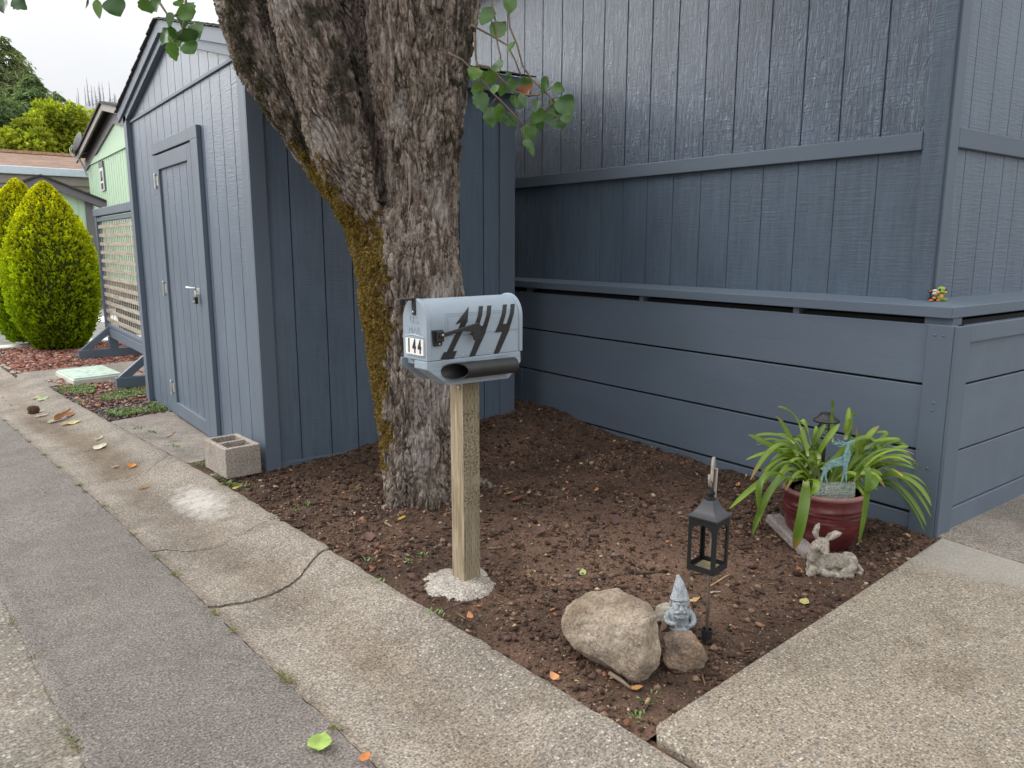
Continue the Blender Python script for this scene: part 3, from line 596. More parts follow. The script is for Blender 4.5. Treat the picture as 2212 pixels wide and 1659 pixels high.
p = scatter((1.75, 3.9), (8.3, 10.4), 1600, lambda u, t: u*.9967+t*-.0816 < 1.68+10*(t > 8.62)); s_ = rng.uniform(.012, .035, len(p)); p[:, 2] += .004
flakes('bark_chips', p, s_, palette(len(p), [(.22,.085,.06), (.30,.14,.10), (.15,.07,.055), (.42,.28,.22)], [6, 4, 4, 2]), M_['chips'], up=.35)
def weeds(name, pts, h, n=9, cols=((.10,.17,.03), (.16,.23,.04), (.07,.13,.025)), spread=1.):
    V = []; F = []; C = []
    for p in pts:
        for k in range(n):
            a = random.uniform(0, 6.283); L = h*random.uniform(.5, 1.2); d = Vector((math.cos(a), math.sin(a), 0)); sd = Vector((-d.y, d.x, 0))
            b0 = Vector(p)+d*random.uniform(0, .012*spread*2); m = b0+d*L*.5*spread+Vector((0,0,L*.6)); t_ = b0+d*L*spread+Vector((0,0,L*random.uniform(.35,.9))); w_ = L*.22
            i = len(V); V += [b0-sd*w_*.3, b0+sd*w_*.3, m+sd*w_, m-sd*w_, t_]; F += [(i, i+1, i+2, i+3), (i+3, i+2, i+4)]; C += [random.choice(cols)]*5
    mb = MB(); mb.add(V, F); mb.c = C; return tag(mb.build(name, M_['agap'], recalc=False), kind='stuff')
pw = [p for p in scatter((1.74, 3.0), (7.55, 9.8), 2600) if noise.noise(Vector((p[0]*3.2, p[1]*1.6, 1))) > .02 and (p[0] < 1.64 or p[1] > 8.6)]
weeds('low_weeds', pw[:900], .026, 8)
jw = [UT(E1+.004+random.gauss(0, .006), t, -.045+float(zg(t))) for t in [2.05, 2.4, 2.43, 2.46, 2.9, 3.1, 3.6, 3.9, 4.3, 4.9, 5.3, 5.5, 6.1, 6.6, 7.2, 7.8, 8.4] for _ in range(5)]
jw += [UT(E0+.01+random.gauss(0, .008), t, -.045) for t in [2.5, 2.55, 2.62, 2.9, 3.2, 3.55, 3.6] for _ in range(5)]
weeds('joint_moss', jw, .012, 7, ((.16,.15,.03), (.12,.14,.03), (.22,.19,.05)))
def spots(px, r=.03, k=7): return [np.array(G(x, y, .0))+np.array([random.gauss(0, r), random.gauss(0, r), 0]) for x, y in px for _ in range(k)]
sp_ = [q*np.array([1, 1, 0])+np.array([0, 0, float(soilz(q[0], q[1]))+.004]) for q in spots([(792,1208), (880,1213), (822,1252), (688,1130), (665,1090), (640,1098), (905,1200), (768,1060), (980,1105), (1405,1510), (1375,1545), (935,1330)], .018, 3)]
weeds('seedlings', sp_, .017, 4, ((.12,.24,.05), (.16,.30,.07)))
js = [np.array(G(x, y, -.005)) + np.array([random.gauss(0, .015), random.gauss(0, .03), 0]) for x, y in [(490,1045), (505,1050), (430,1005), (375,965), (300,925), (330,935), (520,1052), (470,1030)] for _ in range(8)]
weeds('joint_weeds', js, .018, 6)
# ---- the street that crosses at the far end, the yard beyond it and the hill
def crossz(U, T): return -.12+.0*U+.32*sstep(15.5, 18., T)
strip('cross_street', lambda t: -30+0*t, lambda t: 40+0*t, 13.6, 17.6, (10, 30), lambda U, T: -.03+.30*sstep(15.2, 17.6, T), M_['road'])
strip('far_yard', lambda t: -30+0*t, lambda t: 60+0*t, 17.6, 60., (10, 30), lambda U, T: .27+.0*U, M_['dirt'])
for k, (y0, y1) in enumerate(((705, 712), (720, 727))):
    def zc(T): return float(zg(T)-.03+.30*sstep(15.2, 17.6, T))+.004
    mb = MB(); ts = []
    for y in (y0+1, y1-1):
        z = -.05
        for _ in range(20): t = utof(G(0, y, z))[1]; z = zc(t)
        ts.append(t)
    for a in np.arange(-6, 12, 2.):
        q = [UT(a, ts[0]+.01*(a-2), 0), UT(a+2, ts[0]+.01*a, 0), UT(a+2, ts[1]+.01*a, 0), UT(a, ts[1]+.01*(a-2), 0)]
        mb.add([(v[0], v[1], zc(float(v@TN))) for v in q], [(0, 1, 2, 3)])
    tag(mb.build('road_line', M_['line']), kind='structure')
hz = lambda P, Q: -3+52*sstep(140, 320, Q)+0*P
hx = np.linspace(-260, 420, 60); hy = np.linspace(150, 520, 40)
def hf(P, Q): return np.stack([P, Q, hz(P, Q)+2.5*vnoise(P, Q, .02)], -1)
tag(grid('hill', hx, hy, hf, M_['hill'], smooth=180), kind='structure')
# ---------------------------------------------------------------- shed
def siding(name, P0, D, Nn, width, z0, ztop, grooves, mat, parent, gw=.010, gd=.015, extra=()):
    P0 = np.array(P0, float); D = np.array(D, float); Nn = np.array(Nn, float); st = [(0., 0.)]
    pts = [(g, 1) for g in grooves]+[(e_, 0) for e_ in extra]
    for g, k in sorted(pts):
        if k: st += [(g-gw/2, 0), (g-gw/2+.0012, -gd), (g+gw/2-.0012, -gd), (g+gw/2, 0)]
        else: st.append((g, 0))
    st.append((width, 0)); zt = ztop if callable(ztop) else (lambda s: ztop); zb = z0 if callable(z0) else (lambda s: z0)
    V = []; F = []
    for s, d in st:
        q = P0+D*s+Nn*d; V += [(q[0], q[1], zb(s)), (q[0], q[1], zt(s))]
    F = [(2*i, 2*i+2, 2*i+3, 2*i+1) for i in range(len(st)-1)]
    return MB().add(V, F).build(name, mat, parent, recalc=False)
SX, SY0, SY1, SXB = 1.66, 5.0, 8.56, 3.74
shed = thing('garden_shed', 'slate blue wooden shed with a plank door, dark shingled gable roof, behind the tree', 'shed', (SX, SY0, 0))
AP = 6.78; ridge = 3.235; slope = .247
rz_ = lambda y: ridge-slope*abs(y-AP)
gr = [8.289,8.034,7.786,7.57,7.341,7.108,6.872,6.649,6.423,6.188,5.965,5.735,5.507,5.271]
siding('front_wall', (SX, SY1, 0), (0,-1,0), (-1,0,0), SY1-SY0, lambda s: -.06 if s < 2.6 else -.06+.05*(s-2.6)/.96, lambda s: rz_(SY1-s)-.05, [SY1-g for g in gr], M_['siding_x'], shed, extra=(SY1-AP,))
siding('side_wall', (SX, SY0, 0), (1,0,0), (0,-1,0), SXB-SX, .0, 2.72, [x-SX for x in (1.91,2.134,2.34,2.56,2.785,3.01,3.23,3.454)], M_['siding_x'], shed)
mb = MB(); mb.box((SX+.02, SY0+.02, -.05), (SXB, SY1, 2.70)); mb.build('wall_core', M_['paint'], shed)
mb = MB(); mb.box((SX-.012, SY0-.012, -.08), (SXB+.01, SY0+.1, .028)); mb.box((SX+.01, SY0+.1, -.18), (SXB, SY1, -.03)); mb.build('sill_board', M_['paint_h'], shed, bevel=.003)
mb = MB(); mb.box((SX-.010, SY0-.022, -.012), (SX+.095, SY0-.001, 2.66)); mb.box((SX-.010, SY0-.001, -.012), (SX-.0005, SY0+.13, 2.60)); lab(mb.build('corner_board', M_['paint'], shed, bevel=.003), 'near corner trim board')
mb = MB(); mb.box((SX-.045, 8.37, -.10), (SX-.001, 8.50, 2.72)); mb.box((SX-.02, 8.50, -.1), (SX+.1, 8.575, 2.7)); mb.build('corner_board', M_['paint'], shed, bevel=.003)
mb = MB(); mb.box((3.60, SY0-.022, .0), (SXB+.005, SY0-.001, 2.66)); mb.build('corner_board', M_['paint'], shed, bevel=.003)
mb = MB(); mb.box((SX-.016, 5.13, 2.648), (SX-.001, 8.37, 2.672)); mb.build('seam_batten', M_['paint_h'], shed, bevel=.002)
for sgn, y1 in ((1, 8.50), (-1, 5.04)):
    mb = MB(); f = lambda a, z, d: (d, a, z)
    o_, i_ = .035, .165
    mb.prism([(AP, ridge-o_), (y1, rz_(y1)-o_), (y1, rz_(y1)-i_), (AP, ridge-i_)], SX-.045, SX-.001, f); mb.build('gable_trim', M_['paint_h'], shed, bevel=.003)
    ye = y1+sgn*.13
    mb = MB(); mb.prism([(AP, ridge-.005), (ye, rz_(ye)-.005), (ye, rz_(ye)-.100), (AP, ridge-.100)], SX-.068, SX-.0455, f); mb.build('barge_board', M_['paint_h'], shed, bevel=.003)
    mb = MB(); mb.prism([(AP, ridge-.012), (ye, rz_(ye)-.012), (ye, rz_(ye)-.03), (AP, ridge-.03)], SX-.0455, SXB+.1, f); mb.build('roof_deck', M_['paint'], shed)
    mb = MB(); ns = 14
    for k in range(ns):      # courses of shingles, each lapping the one below
        ya = AP+(ye+sgn*.03-AP)*k/ns; yb = AP+(ye+sgn*.03-AP)*(k+1.12)/ns
        mb.prism([(ya, rz_(ya)+.004), (yb, rz_(yb)+.016), (yb, rz_(yb)+.006), (ya, rz_(ya)-.004)], SX-.088-random.uniform(0, .008), SXB+.12, f)
    mb.build('roof_shingles', M_['shingle'], shed)
mb = MB(); mb.box((SX-.06, SY0-.115, rz_(SY0-.115)-.14), (SXB+.09, SY0-.092, rz_(SY0-.115)-.014)); mb.build('eave_board', M_['paint_h'], shed, bevel=.003)
mb = MB(); mb.box((SX-.034, 6.03, -.02), (SX-.001, 6.215, 2.27)); mb.box((SX-.034, 6.03, 2.2705), (SX-.001, 7.49, 2.36)); mb.box((SX-.020, 7.392, -.03), (SX-.001, 7.49, 2.27)); mb.build('door_casing', M_['paint'], shed, bevel=.003)
DX = SX-.030
door = MB(); door.box((DX, 6.235, -.03), (SX-.002, 6.345, 2.255)); door.box((DX, 7.285, -.03), (SX-.002, 7.382, 2.255)); door.box((DX, 6.346, 2.135), (SX-.002, 7.284, 2.254)); door.box((DX, 6.346, -.029), (SX-.002, 7.284, .085))
door = door.build('door', M_['paint'], shed, bevel=.003)
siding('door_panel', (SX-.010, 7.284, 0), (0,-1,0), (-1,0,0), .938, .085, 2.135, [.19,.40,.62,.83], M_['siding_x'], door, gd=.008)
for z in (2.043, 1.113, .214):
    mb = MB(); mb.tube([(DX-.010, 7.388, z-.055), (DX-.010, 7.388, z+.055)], .010, 10); mb.box((DX-.004, 7.31, z-.04), (DX+.001, 7.385, z+.04)); mb.box((DX+.006, 7.39, z-.045), (DX+.012, 7.425, z+.045))
    for zz in (-.058, .058): ell(mb, (DX-.010, 7.388, z+zz), (.011, .011, .008), n=8)
    mb.build('hinge', M_['steel'], door, smooth=40)
mb = MB(); mb.tube([(DX-.003, 6.50, 1.165), (DX-.03, 6.47, 1.168), (DX-.05, 6.42, 1.168), (DX-.045, 6.37, 1.165), (DX-.006, 6.34, 1.163)], [.016,.014,.013,.014,.016], 8, flat=.35); mb.build('handle', M_['steel'], door, smooth=50)
mb = MB(); mb.box((DX-.006, 6.225, 1.115), (DX, 6.33, 1.165)); mb.tube([(DX-.01, 6.262, 1.14), (DX-.03, 6.262, 1.145), (DX-.03, 6.262, 1.10)], .006, 8); hasp = mb.build('hasp', M_['steel'], door, bevel=.002)
mb = MB(); mb.box((DX-.045, 6.235, 1.045), (DX-.02, 6.288, 1.10)); pl = mb.build('padlock', M_['black'], hasp, bevel=.005)
mb = MB(); mb.tube([(DX-.032, 6.245, 1.09), (DX-.032, 6.245, 1.125), (DX-.032, 6.262, 1.142), (DX-.032, 6.279, 1.125), (DX-.032, 6.279, 1.09)], .0045, 8); mb.box((DX-.047, 6.233, 1.058), (DX-.0452, 6.29, 1.07)); mb.build('shackle', M_['steel'], hasp, smooth=40)
# ---------------------------------------------------------------- house with skirting and ledge
house = thing('mobile_home', 'slate blue home with grooved siding above a boarded skirting and ledge, filling the right', 'house', (4.08, 1.735, 0))
HX, HY = 4.2, 1.93
gu = [2.274+.2443*k for k in range(28)]; gl = [2.274+.2443*k for k in range(28)]
sd_ = lambda *a, **k: siding(*a, **k)
sd_('upper_wall', (HX, 9., 0), (0,-1,0), (-1,0,0), 9-HY, 2.07, 3.86, [9-g for g in gu if g < 8.95], M_['siding_up'], house, gw=.011, gd=.010)
sd_('lower_wall', (HX, 9., 0), (0,-1,0), (-1,0,0), 9-HY, 1.16, 2.0, [9-g for g in gl if g < 8.95], M_['siding_low'], house, gw=.007, gd=.005)
lab(sd_('end_wall', (HX, HY, 0), (1,0,0), (0,-1,0), 4., 1.16, 3.86, [x-HX for x in [4.445,4.688,4.925,5.12,5.37,5.61,5.85,6.1,6.35,6.6]], M_['siding_x'], house, gw=.007, gd=.006), 'lighter wall round the corner')
mb = MB(); mb.box((HX-.034, 2.032, 1.988), (HX-.001, 9., 2.078)); mb.build('band_board', M_['paint_h'], house, bevel=.004)
mb = MB(); mb.box((4.296, HY-.026, 2.0), (8.2, HY-.001, 2.10)); mb.build('band_board', M_['paint_h'], house, bevel=.004)
mb = MB(); mb.box((HX-.026, HY-.012, 1.19), (HX-.001, 2.031, 3.86)); mb.build('corner_board', M_['siding_low'], house, bevel=.004)
mb = MB(); mb.box((HX-.001, HY-.0255, 1.19), (4.295, HY-.001, 3.86)); mb.build('corner_board', M_['paint'], house, bevel=.003)
mb = MB(); mb.box((HX+.03, HY+.03, -.1), (8.2, 9, 3.86)); mb.build('wall_core', M_['void'], house)
mb = MB(); mb.prism([(HX-.20, 3.86), (6.2, 4.3), (8.4, 3.86), (8.4, 3.80), (HX-.20, 3.80)], HY-.25, 9.2, lambda x, z, d: (x, d, z)); rf = mb.build('roof', M_['shingle'], house)
mb = MB(); mb.box((HX-.225, HY-.25, 3.76), (HX-.201, 9.2, 3.90)); mb.build('fascia', M_['paint_h'], rf)
# skirting
KX, KY = 4.08, 1.735
for z0, z1 in ((.090, .425), (.438, .778), (.790, 1.100)):
    mb = MB(); mb.box((KX, 1.862, z0), (KX+.035, 5.318, z1)); mb.build('skirting_board', M_['skirt'], house, bevel=.004)
    mb = MB(); mb.box((KX, 5.322, z0), (KX+.035, 9., z1)); mb.build('skirting_board', M_['skirt'], house, bevel=.004)
mb = MB(); mb.box((KX, 1.862, -.08), (KX+.035, 5.44, .075)); mb.build('base_board', M_['skirt'], house, bevel=.003)
mb = MB(); mb.box((KX, 5.445, -.08), (KX+.035, 9., .083)); mb.build('base_board', M_['skirt'], house, bevel=.003)
mb = MB(); mb.box((KX-.022, KY-.004, -.045), (KX+.03, 1.861, 1.103)); mb.build('corner_post', M_['paint'], house, bevel=.004)
mb = MB(); mb.box((KX-.018, KY-.024, -.045), (KX+.13, KY-.0045, 1.100)); mb.build('corner_post', M_['paint'], house, bevel=.003)
mb = MB()
for z0, z1, d in ((.118, .425, .0), (.434, .782, .0), (.793, 1.012, .0), (1.010, 1.100, .016)):
    mb2 = MB(); mb2.box((4.2125, KY-.006-d, z0), (8.2, KY+.02, z1)); mb2.build('skirting_board', M_['skirt'], house, bevel=.004)
mb = MB(); mb.box((4.2125, KY-.014, -.045), (8.2, KY+.02, .112)); mb.build('base_board', M_['skirt'], house, bevel=.003)
mb = MB(); mb.box((KX+.05, KY+.04, -.1), (KX+.06, 9., 1.12)); mb.box((KX+.05, KY+.04, -.1), (8.2, KY+.05, 1.12)); mb.build('crawlspace_shade_sheet', M_['void'], house)  # dark sheets added behind the board gaps so they read as shade
for y in (5.22, 3.88, 2.62): 
    mb = MB(); mb.box((KX+.004, y, 1.1005), (KX+.09, y+.04, 1.1375)); mb.build('spacer_block', M_['paint'], house)
mb = MB(); mb.box((KX+.012, KY+.02, 1.1005), (KX+.11, KY+.16, 1.1375)); mb.build('spacer_block', M_['paint'], house)
cx0, cy0 = KX-.024, KY+.012
mb = MB()
v = [(cx0, 9., 1.138), (cx0, cy0, 1.138), (HX+.02, 9., 1.138), (HX+.02, HY, 1.138), (cx0, 9., 1.195), (cx0, cy0, 1.195), (HX+.02, 9., 1.207), (HX+.02, HY, 1.222)]
mb.add(v, [(0,1,3,2), (4,6,7,5), (0,4,5,1), (2,3,7,6), (0,2,6,4), (1,5,7,3)]); mb.build('ledge_cap', M_['paint_h'], house, bevel=.004)
mb = MB(); v = [(cx0, cy0, 1.1385), (8.2, cy0, 1.1385), (HX+.02, HY, 1.1385), (8.2, HY+.02, 1.1385), (cx0+.0005, cy0, 1.195), (8.2, cy0, 1.20), (HX+.0205, HY, 1.222), (8.2, HY+.02, 1.225)]
mb.add(v, [(0,1,3,2), (4,6,7,5), (0,4,5,1), (2,3,7,6), (0,2,6,4), (1,5,7,3)]); mb.build('ledge_cap', M_['paint_h'], house, bevel=.004)
for y, z in ((1.78, 1.05), (1.82, 1.05), (1.795, .70), (1.80, .66), (1.79, .35), (1.80, .2)): mb = MB(); ell(mb, (KX-.023, y, z), (.004, .007, .007), n=8); mb.build('nail_head', M_['paint'], house, smooth=60)
# ---------------------------------------------------------------- the old two-stemmed tree
RH = np.array([CR[0], CR[1], 0]); RH /= np.linalg.norm(RH)
TC = np.array([2.27, 3.88, 0]); D0 = float(TC@FH)
def stem(mb, rows, df=1., n=28):
    V = []; F = []
    for (y, a, b, off) in rows:
        p = PD(a, y, D0+off); q = PD(b, y, D0+off); c = (p+q)/2; hw = np.linalg.norm(q-p)/2
        for j in range(n):
            t = 2*math.pi*j/n; V.append(c+RH*hw*math.cos(t)+FH*hw*df*math.sin(t))
    k = len(rows)
    for i in range(k-1):
        for j in range(n): F.append((i*n+j, i*n+(j+1) % n, (i+1)*n+(j+1) % n, (i+1)*n+j))
    F.append(tuple(range(n))); F.append(tuple((k-1)*n+j for j in range(n))); mb.add(V, F)
mb = MB()
stem(mb, [(1175,800,1050,.0), (1110,830,1024,0), (1060,833,1010,0), (1000,828,1004,0), (900,817,1001,0), (800,803,1000,0), (720,792,1001,0), (640,778,1002,0), (560,770,992,0), (490,812,988,0), (440,838,988,0), (350,829,991,0), (250,810,1001,0), (150,797,1014,0), (70,793,1025,0), (0,792,1037,0), (-150,782,1058,.0), (-400,775,1090,.05)])
stem(mb, [(660,800,900,0), (610,785,900,0), (540,760,850,.02), (490,747,815,.03), (430,710,775,.05), (370,663,738,.06), (300,612,703,.07), (230,563,668,.07), (150,513,632,.07), (60,483,603,.08), (0,467,587,.08), (-150,430,560,.1), (-400,370,500,.15)], 1.25)
stem(mb, [(600,800,900,-.03), (560,790,880,-.04), (490,760,836,-.05), (440,724,818,-.06), (340,675,802,-.07), (240,643,782,-.07), (120,608,752,-.06), (0,580,722,-.05), (-150,545,690,-.03), (-400,490,625,0)], 1.1)
stem(mb, [(520,790,870,.05), (470,795,865,.09), (440,800,850,.10), (300,770,850,.14), (120,735,830,.2), (0,715,800,.24), (-200,690,780,.3), (-400,670,760,.36)], 1.)
# root flares
def root(px, py, r0, tx, ty, r1):
    a = PD(px, py-60, D0-.05); b = G(px, py, .03); c_ = G(tx, ty, -.03); mb.tube([a, (a+b)/2*np.array([1,1,1]), b, (b+c_)/2, c_], [r0*.6, r0, r0*.9, r1, r1*.5], 10)
root(1000, 1035, .10, 1078, 1062, .05); root(860, 1080, .08, 826, 1108, .04); root(930, 1085, .09, 925, 1112, .04); root(985, 1075, .09, 1000, 1108, .04)
me = remeshed(mb, .0054, 8, .5)
v = mverts(me); nn = mnorms(me); rh = v@RH; z = v[:, 2]
crev = np.interp(z, [1.6, 1.9, 2.3, 2.8], [float(PD(836, 470, D0)@RH), float(PD(826, 440, D0)@RH), float(PD(805, 300, D0)@RH), float(PD(770, 0, D0)@RH)])
ml = sstep(1.45, 1.95, z)*sstep(.04, -.06, rh-crev)
rs = rh+ml*.50*(z-1.5)
fd = v@FH
disp = np.empty(len(v)); crk = np.empty(len(v)); bk = np.stack([rs, fd, z], -1)
for i in range(len(v)):
    a, b, c = rs[i], fd[i], z[i]
    w1 = noise.noise((a*9, b*9, c*5)); w2 = noise.noise((a*7+5, b*7, c*4))
    d = noise.voronoi((a*29+w1*1.2, b*29+w2*1.2, c*3.6+w1*1.0+w2*.6))[0]; e_ = min(1., (d[1]-d[0])*2.6)
    d2 = noise.voronoi((a*62+w2, b*62+w1, c*15+w2*1.2))[0]; e2 = min(1., (d2[1]-d2[0])*2.2)
    crk[i] = e_
    disp[i] = .027*(e_**.5-.8)+.012*(e2**.6-.5)+.005*w1+.004*noise.noise((a*60, b*60, c*30))
setverts(me, v+nn*disp[:, None])
wa = np.array([.07*noise.fractal(Vector(p_)*6, 1., 2., 4) for p_ in v]); wb_ = np.array([.12*noise.fractal(Vector(p_)*5+Vector((9, 9, 9)), 1., 2., 4) for p_ in v])
def blobmask(pts):
    m_ = np.zeros(len(v))
    for x, y, r in pts:
        q = PD(x, y, D0-.1); d = np.hypot((rh+wa-q@RH), (z+wb_-q[2])*.7); m_ = np.maximum(m_, np.clip(1-d/(r*4.45/1650), 0, 1))
    return m_
front = sstep(.35, -.15, nn@FH)
moss = blobmask([(672,370,26),(695,400,32),(715,430,36),(735,455,42),(755,490,48),(775,530,60),(790,570,66),(800,610,68),(805,650,70),(808,690,66),(808,740,56),(812,790,50),(815,840,42),(820,890,36),(824,940,32),(826,990,28),(640,330,22),(615,280,20),(812,560,50),(815,520,34)])*(front*.6+.4*(nn@RH < -.2))
pale = blobmask([(945,400,60),(955,450,55),(930,700,70),(960,620,60),(940,850,90),(900,950,70),(610,35,40),(880,250,50),(700,300,60),(960,780,60)])*.9
dark = blobmask([(500,60,80),(530,140,70),(560,200,60),(600,260,60),(640,300,50),(520,-40,110),(740,150,70),(760,240,60),(690,60,60),(1000,150,50),(1010,60,50),(985,300,35),(725,420,30)])
moss = moss*1.35; C = np.stack([moss, pale, dark], -1)
tree = thing('old_tree', 'old two-stemmed tree with deeply furrowed bark and yellow moss below its fork', 'tree', (2.27, 3.88, 0))
tr = meshpart('trunk', me, M_['bark'], tree, 180)
cc = np.ones((len(v), 4), np.float32); cc[:, :3] = C; tr.data.color_attributes.new('Col', 'FLOAT_COLOR', 'POINT').data.foreach_set('color', cc.ravel())
tr.data.update()
# tufts of moss on the bark
Vd = v+nn*disp[:, None]; tri = []
me.calc_loop_triangles(); T = np.empty(len(me.loop_triangles)*3, np.int32); me.loop_triangles.foreach_get('vertices', T); T = T.reshape(-1, 3)
mt = moss[T].mean(1)+np.array([.25*noise.noise(Vector(Vd[a])*14) for a in T[:, 0]]); dkt = dark[T].mean(1)+np.array([.5*noise.noise(Vector(Vd[a])*9) for a in T[:, 0]])
def tufts(name, prob, n, L, cols, hang):
    pr = np.clip(prob, 0, None); idx = rng.choice(len(T), n, p=pr/pr.sum()); w_ = rng.dirichlet((1,1,1), n)
    P = (Vd[T[idx]]*w_[:, :, None]).sum(1); NN = nn[T[idx, 0]]; l = L*rng.uniform(.5, 1.3, n)[:, None]
    d = NN*.8+rng.normal(0, .5, (n, 3))+np.array([0, 0, hang]); d /= np.linalg.norm(d, axis=1)[:, None]
    s_ = np.cross(d, rng.normal(0, 1, (n, 3))); s_ /= np.linalg.norm(s_, axis=1)[:, None]; s_ *= l*.22
    V = np.stack([P-s_, P+s_, P+d*l+s_*.6, P+d*l-s_*.6], 1).reshape(-1, 3); F = np.arange(n*4).reshape(-1, 4)
    return rawmesh(name, V, F, M_['moss'], tree, cols=np.repeat(palette(n, *cols), 4, 0))
tufts('moss', np.where(mt > .42, mt, 0), 20000, .013, ([(.24,.150,.040), (.15,.10,.028), (.30,.195,.055), (.09,.062,.02), (.19,.155,.04)], [5, 4, 2, 2, 2]), -.35)
lab(tufts('moss', np.where((dkt > .62) & ((nn[T[:, 0]]@RH) < .3), dkt, 0), 4500, .012, ([(.045,.042,.020), (.075,.065,.028), (.10,.08,.035)], [5, 3, 2]), -.2), 'dark dry moss on the upper stems')
# ---- twigs and leaves hanging into the picture
def leafmesh(mb, a, b, wid, face, col, fold=.25, curl=.25, tip=None):
    a = Vector(a); b = Vector(b); d = b-a; L = d.length; d.normalize(); f = Vector(face); s_ = d.cross(f).normalized(); f = s_.cross(d).normalized()
    rows = [(0, .0), (.05, .42), (.12, .72), (.22, .92), (.34, 1.), (.46, 1.), (.58, .91), (.70, .74), (.82, .50), (.92, .26), (1., .02)]; i0 = len(mb.v); vs = []; fs = []
    ph = random.uniform(0, 6)
    for k, (t, ww) in enumerate(rows):
        cu = -curl*L*(t-.2)**2; jag = 1+(.06 if k % 2 else -.03)+.05*math.sin(k*3+ph)
        c_ = a+d*L*t+f*cu
        for sg in (-1, -.5, 0, .5, 1):
            vs.append(c_+s_*wid/2*ww*sg*jag+f*(fold*wid/2*ww*abs(sg)+.05*wid*math.sin(t*9+sg*2+ph)*abs(sg)))
    for k in range(len(rows)-1):
        for j in range(4): fs.append((k*5+j, k*5+j+1, k*5+6+j, k*5+5+j))
    b0 = len(mb.v); mb.v += [tuple(q) for q in vs]; mb.f += [tuple(b0+i for i in q) for q in fs]; mb.m += [0]*len(fs)
    mb.c += [(tip if (tip and i//5 >= 5) else col) for i in range(len(vs))]
GREENS = [(.042,.105,.022), (.055,.13,.026), (.034,.085,.022), (.075,.16,.03), (.10,.19,.03)]
def leafset(items, conv, D, parent, wsc):
    mb = MB()
    for it in items:
        (ax, ay), (bx, by), wd = it[:3]; dd = random.uniform(-.10, .10)
        A = PD(*conv(ax, ay), D+dd); B = PD(*conv(bx, by), D+dd+random.uniform(-.05, .05)); wd *= 1.28
        fc = -FH+RH*random.uniform(-.6, .6)+np.array([0, 0, random.uniform(-.1, .7)])
        leafmesh(mb, A, B, wd*wsc*D/1650*1.02, fc, random.choice(GREENS), random.uniform(.05, .4), random.uniform(-.3, .35), (.26,.10,.04) if len(it) > 3 else None)
    return mb.build('leaves', M_['leaf'], parent, smooth=180, recalc=False)
cv = lambda X, Y: (940.1+.23334*X, .23334*Y)
LR = [((520,70),(430,255),110),((690,-40),(690,122),100),((520,325),(655,222),112),((735,385),(665,495),42),((385,625),(345,742),100),((500,645),(518,785),104),((570,568),(592,668),92),((830,708),(850,900),118,1),((352,778),(440,885),100),((400,850),(455,1042),110),((510,985),(522,1176),112),((580,965),(602,1140),82),((560,778),(545,872),64),((640,770),(600,890),66),((700,730),(722,870),62),((668,662),(690,742),46),((745,882),(738,1015),112),((700,1040),(705,1190),118),((862,1145),(882,1322),112),((820,1290),(925,1435),72),((1010,1015),(880,1140),92),((960,1120),(985,1212),62),((1045,710),(978,865),84),((1082,800),(1196,845),76),((1155,895),(1250,1068),158),((942,918),(930,1050),66),((1062,980),(1080,1172),112),((1122,1082),(1182,1222),108),((1205,1055),(1232,1158),84),((1150,990),(1138,1072),72),((1050,930),(1102,965),50),((790,868),(832,992),62),((420,650),(455,740),60),((820,960),(770,1020),46)]
TW = [[(120,490),(250,555),(430,730),(520,850),(620,945),(720,1050),(820,1165)],[(380,600),(500,620),(620,740),(740,850),(830,880),(950,880),(1020,860)],[(640,-300),(680,110),(690,250),(760,420),(810,610),(890,730),(980,820),(1060,890),(1075,950),(1010,1060)],[(480,-300),(520,0),(560,200),(575,400),(605,520),(590,700)],[(330,230),(390,260),(520,330),(670,420),(740,560),(800,715)],[(365,300),(365,420),(380,560),(420,680),(460,760)]]
DR = 3.9
stems_ = []
for pl in TW: tw = MB(); tw.tube([PD(*cv(x, y), DR) for x, y in pl], [.0065]+[.0048]*(len(pl)-2)+[.003], 6); stems_.append(tw)
for it in LR:
    (ax, ay) = it[0]
    best = min(((x+(x2-x)*f_-ax)**2+(y+(y2-y)*f_-ay)**2, x+(x2-x)*f_, y+(y2-y)*f_, ip) for ip, pl in enumerate(TW) for (x, y), (x2, y2) in zip(pl, pl[1:]) for f_ in (0, .25, .5, .75, 1))
    if 25 < best[0] < 130**2: stems_[best[3]].tube([PD(*cv(best[1], best[2]), DR), PD(*cv(ax, ay), DR)], [.0026, .002], 5)
twig = [q_.build('twig', M_['twig'], tree, smooth=180) for q_ in stems_][0]; leafset(LR, cv, DR, twig, .23334)
cl = lambda X, Y: (.29994*X, .29994*Y)
LL = [((20,-20),(32,98),84),((100,-12),(176,57),84),((640,-20),(630,60),16),((692,-5),(726,142),46),((790,-15),(866,112),112),((1035,-15),(1090,102),92),((1095,-15),(1138,92),92),((1322,28),(1385,152),116),((1232,88),(1215,190),42),((1302,88),(1290,146),44),((1405,160),(1428,272),84),((1200,200),(1182,330),62),((1232,190),(1262,285),72),((1215,300),(1270,442),62),((1232,240),(1296,372),62),((1335,200),(1385,310),124),((1335,305),(1395,392),96),((1332,100),(1322,225),44),((1280,0),(1300,50),60),((1270,230),(1290,330),60)]
TL = [[(1240,-300),(1330,-60),(1345,30),(1330,130),(1310,230),(1250,300)],[(1345,-40),(1330,60),(1240,125),(1225,210)],[(1150,20),(1210,110),(1300,125)],[(900,-250),(1040,-60),(1090,0)],[(600,-250),(700,-60),(790,-20)],[(-60,-200),(30,-60),(60,-10)]]
DL = 3.6
for pl in TL: tw = MB(); tw.tube([PD(*cl(x, y), DL) for x, y in pl], [.006]+[.0042]*(len(pl)-2)+[.003], 6); twig = tw.build('twig', M_['twig'], tree, smooth=180)
